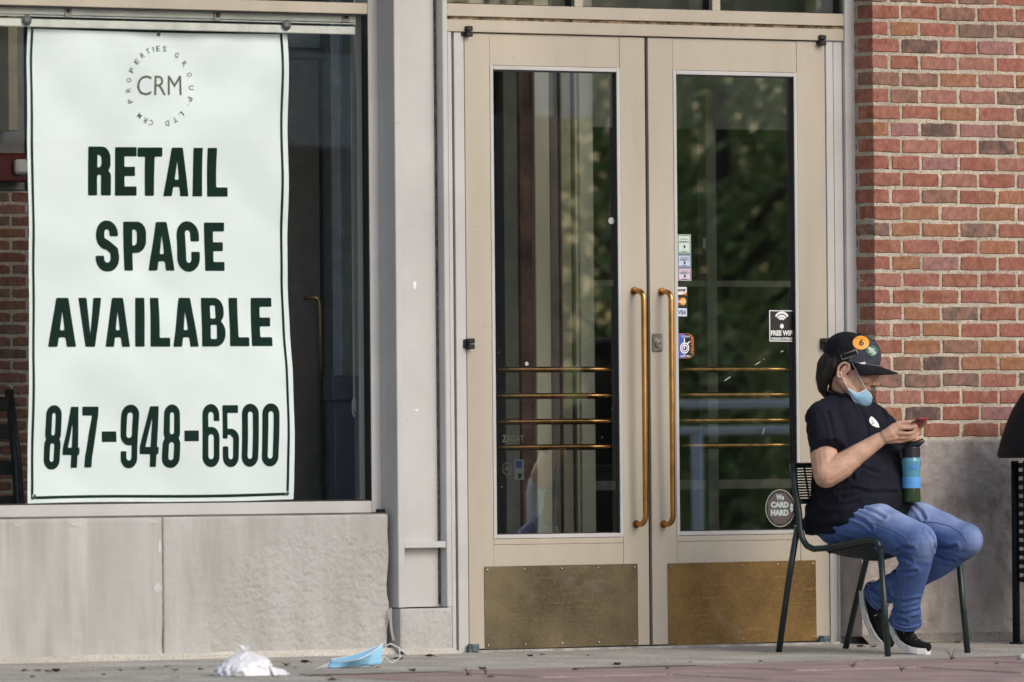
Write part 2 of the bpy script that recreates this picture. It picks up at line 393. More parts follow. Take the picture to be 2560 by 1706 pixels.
for i in range(14):
    for j in range(5):
        x = XPAVE + .3 + i * .6; y = YPAVE - .3 - j * .6 + (0 if i % 2 else .0)
        if y < -4.2 + .25: continue
        inst('paver', SLABS[(i * 3 + j) % 5], (x, y, SL * y + .002 + rnd.uniform(-.002, .003)), paving, (atan(SL) + rnd.uniform(-.003, .003), rnd.uniform(-.003, .003), 0))
# gritty broken edge where the concrete meets the pavers
b = MB(); rnd = random.Random(5)
b.grid(lambda a, c: (XPAVE - .02 + (10 - XPAVE) * a, YPAVE - .01 + .075 * c + .012 * noise.noise(Vector((a * 90, 0, 0))), SL * YPAVE + .004 + .0035 * sin(pi * c)), 160, 3)
tag(link('grout_strip', b.mesh('grout_strip'), CONC2, smooth=True), kind='structure')

# ------------------------------------------------------------------ brick wall at the right
BR = brick_mat('brick_clay'); MORT = speck_mat('mortar', srgb(186, 177, 160), (srgb(140, 131, 116), srgb(212, 204, 188)), 130, .9)
PITCHZ, JT, ZB = .0675, .0105, .822
XR = 1.62
wall = empty('brick_wall', (0, 0, ZB), 'red brick wall with pale mortar joints right of the glass doors', 'wall')
def brick_mesh(L_, D_, k, H_=PITCHZ - JT):
    rnd = random.Random(k * 31 + int(L_ * 1000)); pts = []
    nx = 5
    def jit(): return rnd.uniform(0, .0016) + (rnd.random() < .22) * rnd.uniform(.001, .005)
    for (x0, z0, x1, z1, n) in ((0, 0, L_, 0, nx), (L_, 0, L_, H_, 3), (L_, H_, 0, H_, nx), (0, H_, 0, 0, 3)):
        for i in range(n - 1):
            t = i / (n - 1); x = x0 + (x1 - x0) * t; z = z0 + (z1 - z0) * t
            cnr = i == 0
            dx = jit() + (.0012 if cnr else 0); dz = jit() + (.0012 if cnr else 0)
            x += dx if x < L_ / 2 else -dx; z += dz if z < H_ / 2 else -dz
            pts.append((x - L_ / 2, z - H_ / 2))
    m_ = len(pts); bow = rnd.uniform(-.001, .0025)
    vs = [(x, D_, z) for x, z in pts] + [(x, .0035, z) for x, z in pts] + [(x - math.copysign(.003, x), 0, z - math.copysign(.003, z)) for x, z in pts]
    fs = [(r * m_ + i, r * m_ + (i + 1) % m_, (r + 1) * m_ + (i + 1) % m_, (r + 1) * m_ + i) for r in (0, 1) for i in range(m_)] + [tuple(2 * m_ + i for i in range(m_))]
    b = MB(); b.add(vs, fs); me = b.mesh('brick'); me.materials.append(BR); return me
FULL = [brick_mesh(.1927, .10, k) for k in range(12)]
CA = [brick_mesh(.1445, .094, k) for k in range(5)]; CB = [brick_mesh(.0862, .19, k) for k in range(5)]; SB = [brick_mesh(.148, .10, k) for k in range(5)]; RB = [brick_mesh(.10, .09, 40 + k) for k in range(3)]
rnd = random.Random(11)
for k in range(30):
    zc = ZB + JT * .6 + k * PITCHZ + (PITCHZ - JT) / 2
    def put(lst, x0, L_, y=0):
        inst('brick', rnd.choice(lst), (x0 + L_ / 2 + rnd.uniform(-.0012, .0012), y + rnd.uniform(-.0012, .0012), zc + rnd.uniform(-.001, .001)), wall, (rnd.uniform(-.006, .006), 0, rnd.uniform(-.004, .004)))
    if k % 2:   # stretcher course: three-quarter bat at the corner
        put(CA, 0, .1445); put(RB, .004, .10, .105); x = .1445 + JT
    else:
        put(CB, 0, .0862); x = .0862 + JT; put(SB, x, .148); x += .148 + JT
    while x + .19 < XR: put(FULL, x, .1927); x += .2032
b = MB()
def mort(a, c):
    x = .006 + (XR - .006) * a; z = ZB - .012 + (30 * PITCHZ + .012) * c
    return (x, .0042 + .0022 * noise.noise(Vector((x * 40, z * 40, 3))), z)
b.grid(mort, 220, 260)
b.grid(lambda a, c: (.0055 + .0015 * noise.noise(Vector((c * 80, a * 9, 7))), .2 - .196 * a, ZB - .012 + (30 * PITCHZ + .012) * c), 14, 220)
link('mortar', b.mesh('mortar'), MORT, wall, smooth=True)
# stone band over the bricks and an added out-of-view slab shading the top of the frame
LIME = stone_mat('limestone', srgb(177, 177, 174), srgb(150, 145, 137), .12)
ZT = ZB + 30 * PITCHZ
b = MB(); b.box(-.03, 3.5, -.02, .3, ZT, 3.9, .004); upper = b.build('stone_band', LIME)
tag(upper, 'pale limestone band running above the brick wall', 'stone band')

# ------------------------------------------------------------------ limestone bases
def stone_block(name, x0, x1, z0, z1, yf, yb, parent, m, amp, nx=90, nz=60, mask=None, ragged=0, seed=0, side=True, fq=7):
    """front face with real relief; left side closed"""
    b = MB()
    def fn(a, c):
        x = x0 + (x1 - x0) * a; z = z0 + (z1 - z0) * c
        k = mask(x, z) if mask else 1
        e = min(a, 1 - a) * (x1 - x0); ez = min(c, 1 - c) * (z1 - z0)
        q = Vector((x * fq + seed, z * fq, seed))
        d = noise.noise(q) * .45 + noise.noise(q * 2.3) * .35 + noise.noise(q * 6) * .2 + noise.noise(q * 14) * .14
        d = d * amp * k + .0012 * noise.noise(Vector((x * 30, z * 30, seed)))
        rim = max(0, 1 - min(e, ez) / .008)
        xx = x
        if ragged: xx += ragged * noise.noise(Vector((z * 9, seed, 1))) * max(0, a - .85) / .15
        return (xx, yf - d + (amp * k * .35) + rim * rim * .004, z)
    b.grid(fn, nx, nz)
    if side:
        b.add([fn(0, j / nz) for j in range(nz + 1)] + [(x0, yb, z0 + (z1 - z0) * j / nz) for j in range(nz + 1)], [(j, j + 1, nz + 2 + j, nz + 1 + j)[::-1] for j in range(nz)])
        b.add([fn(1, j / nz) for j in range(nz + 1)] + [(x1, yb, z0 + (z1 - z0) * j / nz) for j in range(nz + 1)], [(j, j + 1, nz + 2 + j, nz + 1 + j) for j in range(nz)])
        b.add([fn(i / nx, 1) for i in range(nx + 1)] + [(x0 + (x1 - x0) * i / nx, yb, z1) for i in range(nx + 1)], [(i, i + 1, nx + 2 + i, nx + 1 + i) for i in range(nx)])
    return link(name, b.mesh(name), m, parent, smooth=True)
ROUGH = stone_mat('rough_limestone', srgb(177, 177, 174), srgb(151, 146, 138), .6)
GRIMY = stone_mat('grimy_limestone', srgb(168, 161, 156), srgb(124, 116, 110), .9, .2, .6, .75)
# window plinth: two blocks
YS = .15
zt = AZ(460, 1293, YS)
xj = AX(409, 1480, YS); xe = AX(972, 1450, YS)
plinth = empty('stone_plinth', (-3.5, YS, 0), 'stained pale limestone plinth under the shop window', 'plinth')
stone_block('stone_block', -5.6, xj - .003, .012, zt, YS, .4, plinth, LIME, .006, 120, 60, lambda x, z: .12 + .9 * max(0, min(1, (.16 - z + .08 * noise.noise(Vector((x * 4, z, 0)))) / .08)) * (x > -3.9))
cxm, czm = AX(800, 1560, YS), .03
def wear(x, z):
    d = sqrt(((x - cxm) / .62) ** 2 + ((z - czm) / .50) ** 2) + .14 * noise.noise(Vector((x * 5, z * 5, 2)))
    return .03 + 1.0 * max(0, min(1, (1.0 - d) / .16))
blk = stone_block('stone_block', xj + .003, xe, .012, zt, YS, .4, plinth, ROUGH, .0074, 330, 180, wear, .012, 4, fq=27)
PATCH = mat('pale_patch', srgb(190, 194, 192), .9, var=.1, scale=30)
for u, v, ru, rv in ((394, 1471, 11, 14), (194, 1311, 20, 6), (385, 1304, 13, 4), (398, 1366, 5, 18), (42, 1312, 8, 4)):      # old repair patches
    rr = random.Random(u); q = [at(u + ru * cos(t) * rr.uniform(.75, 1.1), v + rv * sin(t) * rr.uniform(.75, 1.1), YS - .0012) for t in [2 * pi * k / 14 for k in range(14)]]
    b = MB(); b.add([tuple(p) for p in q] + [tuple(p + Vector((0, .006, 0))) for p in q], [tuple(range(14))] + [(k, (k + 1) % 14, 14 + (k + 1) % 14, 14 + k) for k in range(14)]); b.build('repair_patch', PATCH, plinth, fixn=True)
b = MB(); b.box(xj - .004, xj + .004, YS + .004, YS + .02, .01, zt - .003, 0); b.build('mortar_joint', mat('grey_mortar', srgb(120, 112, 104), .95, var=.2, scale=60), plinth)
b = MB()
def fil(a, c):
    x = -5.6 + (xe + .03 + 5.6) * a
    return (x, YS + .004 - .045 * (1 - c) ** 1.0 + .004 * noise.noise(Vector((x * 9, c, 0))), .001 + .026 * c + .004 * c * noise.noise(Vector((x * 6, 3, 0))))
b.grid(fil, 160, 4)
FILL = speck_mat('pale_mortar', srgb(196, 192, 182), (srgb(160, 154, 142), srgb(214, 210, 200)), 120, .5)
link('mortar_fillet', b.mesh('mortar_fillet'), FILL, plinth, smooth=True)
# sealant gap between sill and plinth
b = MB(); b.box(-5.6, xe - .002, YS + .012, .3, zt - .03, AZ(460, 1288.5, YWIN) - .001, 0); b.build('sealant', mat('old_sealant', srgb(112, 109, 106), .8, var=.3, scale=5), plinth)
# plinth under the brick
xl = AX(2158, 1400, -.012)
rb = empty('limestone_wall', (.8, 0, 0), 'dark weathered rough limestone wall below the red bricks', 'stone wall')
stone_block('stone_block', xl, XR, .03, ZB - .006, -.012, .25, rb, GRIMY, .016, 240, 130, None, 0, 9, fq=11)
b = MB(); b.grid(lambda a, c: (xl - .01 + (XR - xl) * a, -.008 - .05 * (1 - c) + .006 * noise.noise(Vector((a * 40, 0, 5))), .0 + .036 * c + .004 * noise.noise(Vector((a * 30, 1, 5)))), 90, 4)
link('mortar_fillet', b.mesh('mortar_fillet'), speck_mat('grey_fillet', srgb(136, 130, 120), (srgb(96, 90, 82), srgb(170, 164, 152)), 140, .8), rb, smooth=True)

# ------------------------------------------------------------------ pilaster between window and doors
ZTOP = 3.75
x_pl0 = AX(984.5, 20, YF); x_pl1 = AX(1000.5, 20, YF); x_pr0 = AX(1105.7, 20, YF); x_pr1 = AX(1118, 20, YF)
zpb = AZ(1060, 1519, YF)
pil = empty('pilaster', ((x_pl0 + x_pr1) / 2, YF, zpb), 'taupe metal pilaster with sunken panel between window and doors', 'pilaster')
b = MB(); b.box(x_pl0, x_pl1, YF, .30, zpb, ZTOP, .0025); b.build('flange', PAINT2, pil)
b = MB(); b.box(x_pr0, x_pr1, YF, .30, zpb, ZTOP, .0025); b.build('flange', PAINT2, pil)
b = MB(); b.box(x_pl1 - .001, x_pr0 + .001, YP, .29, zpb + .001, ZTOP, .001); b.build('panel', PAINT2, pil)
b = MB(); b.tube([(x_pr0 - .004, YP - .002, zpb + .01), (x_pr0 - .004, YP - .002, 3.2)], .0055, 6); b.build('caulk_bead', mat('dirty_caulk', srgb(96, 92, 86), .8, var=.5, scale=60), pil)
zc0, zc1 = AZ(1064, 1370.5, YF), AZ(1064, 1354, YF)
b = MB(); b.box(x_pl1 + .001, x_pr0 - .001, YF + .004, YP + .01, zc0, zc1, .002); b.build('crossbar', PAINT2, pil)
for (u, v, w_, h_) in ((1036, 713, 11, 24), (1041, 1027, 10, 9)):       # torn tape
    p = at(u, v, YP); b = MB(); rr = random.Random(u)
    ring = [(p.x + cos(a) * w_ / 1030 * rr.uniform(.6, 1), YP - .0012, p.z + sin(a) * h_ / 1240 * rr.uniform(.6, 1)) for a in [2 * pi * k / 9 for k in range(9)]]
    b.add(ring + [(p.x, YP - .004, p.z)], [(k, (k + 1) % 9, 9) for k in range(9)]); b.build('tape_scrap', WHITE, pil)
ft = empty('stone_footing', ((x_pl0 + x_pr1) / 2, .1, 0), 'small rough limestone block under the taupe pilaster', 'stone block')
stone_block('stone_block', AX(1004, 1580, .095), AX(1131, 1580, .095), .012, zpb - .004, .095, .3, ft, ROUGH, .011, 60, 60, None, .004, 21)
b = MB(); xa, xb2 = AX(1000, 1640, .09), AX(1140, 1640, .09)
b.grid(lambda a, c: (xa + (xb2 - xa) * a, .10 - .05 * (1 - c), .0 + .022 * c + .003 * noise.noise(Vector((a * 9, 2, c)))), 24, 3)
link('mortar_fillet', b.mesh('mortar_fillet'), FILL, ft, smooth=True)
# peeling sealant in the gap beside the plinth
b = MB(); g = [at(u, v, .135) for u, v in ((975, 1520), (975, 1548), (977, 1575), (983, 1602))]
for i, p in enumerate(g):
    b.v += [tuple(p - Vector((.004, 0, 0))), tuple(p + Vector((.005, -.006, 0)))]
b.f += [(2 * i, 2 * i + 1, 2 * i + 3, 2 * i + 2) for i in range(3)]; b.mi += [0] * 3
tag(b.build('sealant_strip', mat('grey_sealant', srgb(168, 166, 162), .6)), 'loose peeling grey sealant strip beside the small footing stone', 'sealant strip')
b = MB(); b.box(xe - .004, x_pl0 + .004, .2, .3, 0, zt + .02, 0); b.build('gap_filler', mat('gap_dark', (.02, .02, .02), .9), plinth)

# ------------------------------------------------------------------ shop window
win = empty('shop_window', (-3.4, YWIN, zt), 'large shop window in a taupe metal frame at the left', 'window')
xw1 = AX(943.5, 20, YWIN); xw0 = AX(920, 20, YWIN); XWL = -5.6
zs1, zs0 = AZ(460, 1258.6, YWIN), AZ(460, 1288.5, YWIN); zh0, zh1 = AZ(460, 24, YWIN), AZ(460, -4, YWIN)
b = MB(); b.box(xw0, xw1, YWIN, YG + .05, zs0 + .001, ZTOP, .002); b.build('jamb', PAINT2, win)
b = MB(); b.box(XWL, xw0 - .0008, YWIN + .001, YG + .05, zs0, zs1, .002); b.build('sill', PAINT2, win)
b = MB(); b.box(XWL, xw0 - .0008, YWIN + .001, YG + .05, zh0, zh1, .002); b.build('header', PAINT, win)
b = MB(); b.box(xw0 - .003, xw0 + .001, YWIN + .004, YG + .01, zs1, zh0, 0); b.box(XWL, xw0 - .003, YWIN + .012, YG + .01, zh0 - .007, zh0 + .001, 0); b.box(XWL, xw0 - .003, YWIN + .012, YG + .01, zs1 - .001, zs1 + .006, 0)
b.build('gasket', RUBBER, win)
b = MB(); b.box(XWL, xw0 - .002, YG, YG + .006, zs1 - .003, zh0 + .003, 0); b.build('glass_pane', GLASS, win)
b = MB(); b.box(XWL, xw0 - .002, YG, YG + .006, zh1 - .003, ZTOP, 0); b.build('glass_pane', GLASS, win)
b = MB(); b.box(xw1 + .0005, x_pl0 - .0005, YWIN + .015, .3, zt - .02, ZTOP, 0); b.build('filler_strip', PAINT, win)

# ------------------------------------------------------------------ door frame and transom
frm = empty('door_frame', (-1.2, YF, 0), 'taupe metal frame with transom panes around the double doors', 'door frame')
YJ = .126
def vbar(name, u0, u1, v, y0, y1, z0, z1, m=PAINT, parent=frm, bev=.0018):
    b = MB(); b.box(AX(u0, v, y0), AX(u1, v, y0), y0, y1, z0, z1, bev); return b.build(name, m, parent)
zsb1, zsb0 = AZ(1615, 22, YF + .004), AZ(1615, 53, YF + .004); zhd1, zhd0 = AZ(1615, 61, YF + .004), AZ(1615, 91, YF + .004)
xfl, xfr = x_pr1, AX(2112, 60, YF)
xfr1 = AX(2137, 20, YF)
b = MB(); b.box(xfr, xfr1, YF, .3, 0, ZTOP, .0025); b.build('jamb', PAINT2, frm)
b = MB(); b.box(x_pr0 + .004, x_pr1, YF + .002, .3, 0, zpb - .0005, .002); b.build('jamb', PAINT2, frm)
# stepped jamb pieces: strip, groove, post
vbar('jamb', 1118.5, 1128.5, 80, YJ, .28, .0, zhd0 - .0006, PAINT2); vbar('jamb', 1134.4, 1159.4, 80, YDR - .004, .28, .0, zhd0 - .0006, PAINT2)
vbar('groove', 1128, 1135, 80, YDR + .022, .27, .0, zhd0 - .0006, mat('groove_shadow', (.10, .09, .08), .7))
vbar('jamb', 2064.5, 2082, 110, YDR - .004, .28, .0, zhd0 - .0006, PAINT2); vbar('jamb', 2083, 2104.5, 110, YDR - .002, .28, .0, zhd0 - .0006, PAINT2)
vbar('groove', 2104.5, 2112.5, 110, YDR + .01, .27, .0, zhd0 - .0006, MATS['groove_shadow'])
b = MB(); b.box(xfl + .0006, xfr - .0006, YF + .004, .28, zsb0, zsb1, .002); b.build('transom_bar', PAINT, frm)
b = MB(); b.box(xfl + .0006, xfr - .0006, YF + .006, .28, zhd0, zhd1, .002); b.build('head', PAINT, frm)
b = MB(); b.box(xfl + .0006, xfr - .0006, YF + .014, .27, zhd1 - .001, zsb0 + .001, 0); b.build('groove', mat('dirty_groove', srgb(140, 118, 92), .8, var=.5, scale=30), frm)
XM = [AX(1444, 10, YF + .02), AX(1788, 20, YF + .02)]
for x in XM: b = MB(); b.box(x - .021, x + .021, YF + .012, .28, zsb1 - .001, ZTOP, .002); b.build('mullion', PAINT, frm)
edges = [xfl, XM[0], XM[1], xfr]
for i in range(3):
    x0, x1 = edges[i] + (.0 if i == 0 else .021), edges[i + 1] - (.0 if i == 2 else .021)
    b = MB(); b.box(x0, x1, YF + .05, YF + .055, zsb1 - .001, ZTOP, 0); b.build('glass_pane', GLASS, frm)
    b = MB(); b.box(x1 - .012, x1 + .001, YF + .018, YF + .06, zsb1, ZTOP - .01, 0); b.box(x0, x1 - .012, YF + .03, YF + .06, zsb1 - .001, zsb1 + .004, 0); b.build('gasket', RUBBER, frm)
b = MB(); b.box(AX(1172, 1620, YDR), AX(2078, 1600, YDR), YDR - .06, .3, -.01, .0095, .003); b.build('threshold', mat('threshold_metal', srgb(170, 168, 164), .5, var=.3, scale=20), frm)
can = MB(); can.box(-6.2, 3.5, -.85, .3, 3.76, 4.0, .01); tag(can.build('shade_canopy', mat('shade_canopy_tan', srgb(196, 170, 136), .7)), 'unseen tan slab added to shade the top of the shop front', 'shade_canopy')  # slab added out of view to dim and warm the top of the front
bk = MB(); bk.box(-6.2, 4, .31, .5, 4.0, 8, .01); tag(bk.build('upper_wall', LIME), 'plain upper wall of the building above the shop front', 'wall')

# ------------------------------------------------------------------ doors
BRASSK = None
def kick_mat(name, a, c):
    """tarnished sheet brass: mottled patches, rubbed scratches, pale bloom spots"""
    M = bpy.data.materials.new(name); M.use_nodes = True; nt = M.node_tree; N = nt.nodes; L = nt.links; bs = N['Principled BSDF']
    bs.inputs['Metallic'].default_value = .5; bs.inputs['Roughness'].default_value = .52; tc = N.new('ShaderNodeTexCoord')
    def nz(scale, det, st=(1, 1, 1), a_=.35, b_=.65, lo=0., hi=1.):
        mp = N.new('ShaderNodeMapping'); mp.inputs['Scale'].default_value = st; L.new(tc.outputs['Object'], mp.inputs[0])
        n = N.new('ShaderNodeTexNoise'); n.inputs['Scale'].default_value = scale; n.inputs['Detail'].default_value = det; L.new(mp.outputs[0], n.inputs['Vector'])
        r = N.new('ShaderNodeMapRange'); r.inputs[1].default_value = a_; r.inputs[2].default_value = b_; r.inputs[3].default_value = lo; r.inputs[4].default_value = hi; L.new(n.outputs['Fac'], r.inputs[0]); return r.outputs[0]
    def mix(f, A, B, mode='MIX'):
        x = N.new('ShaderNodeMix'); x.data_type = 'RGBA'; x.blend_type = mode
        if f is None: x.inputs['Factor'].default_value = 1
        else: L.new(f, x.inputs['Factor'])
        for q, k in ((A, 'A'), (B, 'B')):
            if isinstance(q, tuple): x.inputs[k].default_value = q
            else: L.new(q, x.inputs[k])
        return x.outputs['Result']
    dk = tuple(x * .5 for x in a[:3]) + (1,)
    col_ = mix(nz(4, 6), dk, a); col_ = mix(nz(170, 3, (1, 1, 1), .5, .72, 0, .42), col_, c); col_ = mix(nz(90, 3, (1, 1, 1), .56, .72, 0, .45), col_, dk)
    col_ = mix(nz(5, 3, (1, 1, 26), .62, .72, 0, .35), col_, c); col_ = mix(nz(2.4, 5, (1.6, 1, 3), .62, .74, 0, .5), col_, (.20, .20, .22, 1))
    L.new(col_, bs.inputs['Base Color']); L.new(nz(30, 5, (1, 1, 1), .3, .7, .40, .68), bs.inputs['Roughness'])
    MATS[name] = M; return M
KICK = [kick_mat('tarnished_brass', srgb(114, 103, 78), srgb(144, 128, 92)), kick_mat('warm_tarnished_brass', srgb(134, 106, 62), srgb(176, 140, 80))]
ZD0 = .014; ZD1 = zhd0 - .004
def door(k, x0, x1, gx0, gx1, gz0, gz1, kp, label):
    """x0..x1 leaf, g glass opening, kp = kick plate corners"""
    t = .044; y = YDR
    d = empty('door', ((x0 + x1) / 2, y, ZD0), label, 'door', 'pair of glazed doors')
    def bx(n, a, bb, c, e, y0=y, y1=y + t, m=PAINT, bev=.0015, par=d):
        q = MB(); q.box(a, bb, y0, y1, c, e, bev); return q.build(n, m, par)
    bd = .0165
    bx('stile', x0, gx0 - bd, ZD0, ZD1); bx('stile', gx1 + bd, x1, ZD0, ZD1)
    bx('top_rail', gx0 - bd + .0008, gx1 + bd - .0008, gz1 + bd, ZD1, y + .0012)
    zr = AZ(1450, 1357, y)
    bx('bottom_rail', gx0 - bd + .0008, gx1 + bd - .0008, ZD0, gz0 - bd - .024, y + .0012)
    bx('bottom_rail', gx0 - bd + .0008, gx1 + bd - .0008, gz0 - bd - .023, gz0 - bd - .0006, y + .0006)
    # glazing beads
    for a, bb, c, e in ((gx0 - bd + .0009, gx0, gz0 - bd, gz1 + bd), (gx1, gx1 + bd - .0009, gz0 - bd, gz1 + bd), (gx0 + .0004, gx1 - .0004, gz1, gz1 + bd - .0009), (gx0 + .0004, gx1 - .0004, gz0 - bd + .0009, gz0)):
        bx('glazing_bead', a, bb, c, e, y - .0015, y + .03, PAINT2, .001)
    q = MB()
    q.box(gx1 - .001, gx1 + .0005, y + .003, YDG + .004, gz0, gz1, 0); q.box(gx0, gx1, y + .006, YDG + .004, gz1 - .006, gz1 + .0006, 0); q.box(gx0, gx1, YDG - .006, YDG + .004, gz0 - .0006, gz0 + .004, 0)
    q.build('gasket', RUBBER, d)
    bx('glass_pane', gx0 - .003, gx1 + .003, gz0 - .003, gz1 + .003, YDG, YDG + .006, DGLASS, 0)
    # kick plate with screws
    (a0, c0), (a1, c1), (e0, f0), (e1, f1) = kp       # TL TR BR BL as (x,z)
    q = MB(); yy = y - .0028
    q.grid(lambda s, r: ((a0 * (1 - s) + a1 * s) * r + (e1 * (1 - s) + e0 * s) * (1 - r), yy - .0012 * abs(noise.noise(Vector((s * 5, r * 3, k * 9)))), (c0 * (1 - s) + c1 * s) * r + (f1 * (1 - s) + f0 * s) * (1 - r)), 24, 12)
    n_ = 13 * 25
    kpo = q.build('kick_plate', KICK[k], d, smooth=True)
    kpo['label'] = ('dull olive brass kick plate', 'brighter golden brass kick plate')[k]
    for r, s in [(r, s) for r in (.045, .955) for s in (.02, .26, .5, .74, .98)]:
        X = (a0 * (1 - s) + a1 * s) * r + (e1 * (1 - s) + e0 * s) * (1 - r); Z = (c0 * (1 - s) + c1 * s) * r + (f1 * (1 - s) + f0 * s) * (1 - r)
        q = MB(); q.blob((X, yy - .0015, Z), (.0052, .003, .0052), 8); q.build('screw', STEEL, kpo)
    return d
gz1L, gz0L = AZ(1386, 178, YDG), AZ(1386, 1335, YDG); gz1R, gz0R = AZ(1840, 190, YDG), AZ(1840, 1327, YDG)
def k4(pts): return [(at(u, v, YDR).x, at(u, v, YDR).z) for u, v in pts]
xmL, xmR = AX(1617.5, 800, YDR), AX(1625.5, 800, YDR)
doorL = door(0, AX(1160.8, 90, YDR), xmL, AX(1232.5, 180, YDR), AX(1541, 180, YDR), gz0L, gz1L, k4(((1209.6, 1417), (1593, 1409.6), (1595, 1613), (1211.8, 1623.8))), 'left glass door with dull olive brass kick plate')
doorR = door(1, xmR, AX(2061.5, 105, YDR), AX(1690, 190, YDR), AX(1984, 190, YDR), gz0R, gz1R, k4(((1668, 1409), (2038, 1400.7), (2041, 1601), (1670.8, 1616.6))), 'right glass door with stickers and brighter golden kick plate')
for d, ut, ub in ((doorL, (1583, 728), (1590, 1311)), (doorR, (1651, 730), (1659, 1311))):
    a = at(*ut, YDR); c = at(*ub, YDR); zt_, zb_ = a.z, c.z; x = (a.x + c.x) / 2; r = .0112; o = .064
    P = []
    for s in range(7): t = pi / 2 * s / 6; P.append((x, YDR - o + .035 * (1 - sin(t)), zt_ - .035 * (1 - cos(t))))
    P = [(x, YDR + .001, zt_)] + P
    P2 = [(x, YDR - o + .035 * (1 - cos(t)), zb_ + .035 * (1 - sin(t))) for t in [pi / 2 * s / 6 for s in range(7)]] + [(x, YDR + .001, zb_)]
    b = MB(); b.tube(P + P2, r, 14); hd = b.build('pull_handle', BRASSP, d, smooth=True)
    for z in (zt_, zb_):
        b = MB(); b.tube([(x, YDR - .001, z), (x, YDR - .007, z)], .016, 16); b.build('rose', BRASSP, hd, smooth=False)
PUSH = mat('push_bar_brass', (.40, .215, .08), .24, metal=1, var=.3, scale=30)
for d, x0, x1, us in ((doorL, AX(1236, 925, YDG), AX(1541, 925, YDG), (1390, (924.5, 990.5, 1054.5, 1118.5))), (doorR, AX(1690, 925, YDG), AX(1986, 925, YDG), (1840, (924.5, 988, 1052, 1114.5)))):
    for v in us[1]:
        z = AZ(us[0], v, YDG + .06); b = MB(); yb = YDG + .062
        xa, xb2 = x0 + .012, x1 + .018
        b.tube([(xa, YDG + .012, z), (xa + .002, yb - .02, z), (xa + .02, yb, z)] + [(xa + (xb2 - xa) * t, yb, z) for t in (.2, .5, .8)] + [(xb2 - .02, yb, z), (xb2 - .002, yb - .02, z), (xb2, YDG + .012, z)], .0118, 12)
        b.build('push_bar', PUSH, d, smooth=True)
b = MB(); b.box(xmL + .0003, xmR - .0003, YDR + .016, YDR + .04, ZD0, ZD1, 0); b.build('dark_gap_strip', RUBBER, doorL)  # black strip added behind the gap so it reads as dark
# lock, hinges and pivots
lk = at(1642, 857, YDR); b = MB(); b.box(lk.x - .025, lk.x + .025, YDR - .008, YDR + .002, lk.z - .035, lk.z + .035, .003); lo = b.build('lock_plate', STEEL, doorR)
b = MB(); b.tube([(lk.x + .004, YDR - .007, lk.z - .002), (lk.x + .004, YDR - .014, lk.z - .002)], .0185, 20); b.tube([(lk.x + .004, YDR - .013, lk.z - .002), (lk.x + .004, YDR - .017, lk.z - .002)], .009, 14); b.build('key_cylinder', mat('lock_cylinder', (.55, .53, .5), .3, metal=1), lo)
b = MB(); b.box(lk.x + .003, lk.x + .005, YDR - .0178, YDR - .0165, lk.z - .007, lk.z + .003, 0); b.build('key_slot', BLACK, lo)
for d, u, v, sgn in ((doorL, 1172, 79, 1), (doorR, 2056, 101, -1), (doorL, 1177, 860, 1), (doorR, 2065, 859, -1)):
    p = at(u, v, YDR - .02); b = MB()
    b.box(p.x - .016, p.x + .016, YDR - .03, YDR + .004, p.z - .021, p.z - .0012, .004); b.box(p.x - .016, p.x + .016, YDR - .03, YDR + .004, p.z + .0012, p.z + .021, .004)
    b.box(p.x - sgn * .026, p.x - sgn * .010, YDR - .012, YDR + .004, p.z - .018, p.z + .018, .003)
    b.build('hinge', BLACK, d)
for d, u, v in ((doorL, 1184, 1628), (doorR, 2062, 1606)):
    p = at(u, v, YDR - .02); b = MB(); b.box(p.x - .018, p.x + .02, YDR - .035, YDR, .006, .034, .003); b.tube([(p.x - .016, YDR - .02, .0), (p.x - .016, YDR - .02, .03)], .012, 10)
    b.build('pivot', mat('blued_steel', srgb(112, 128, 134), .5, metal=.4, var=.5, scale=80), d)
# ------------------------------------------------------------------ lettering: heavy condensed glyphs traced from distance fields
def sd_rect(X, Y, x0, y0, x1, y1):
    dx = np.maximum(x0 - X, X - x1); dy = np.maximum(y0 - Y, Y - y1)
    return np.where((dx > 0) & (dy > 0), np.hypot(dx, dy), np.maximum(dx, dy))
def sd_rr(X, Y, x0, y0, x1, y1, r):
    return sd_rect(X, Y, x0 + r, y0 + r, x1 - r, y1 - r) - r
def sd_poly(X, Y, P):
    d = np.full_like(X, 1e9); s = np.ones_like(X); n = len(P)
    for i in range(n):
        a = P[i]; b = P[i - 1]; ex, ey = b[0] - a[0], b[1] - a[1]; wx, wy = X - a[0], Y - a[1]
        t = np.clip((wx * ex + wy * ey) / (ex * ex + ey * ey), 0, 1); d = np.minimum(d, np.hypot(wx - ex * t, wy - ey * t))
        c1 = Y >= a[1]; c2 = Y < b[1]; c3 = ex * wy > ey * wx
        f = (c1 & c2 & c3) | (~c1 & ~c2 & ~c3); s = np.where(f, -s, s)
    return s * d
U_, I_ = np.minimum, np.maximum
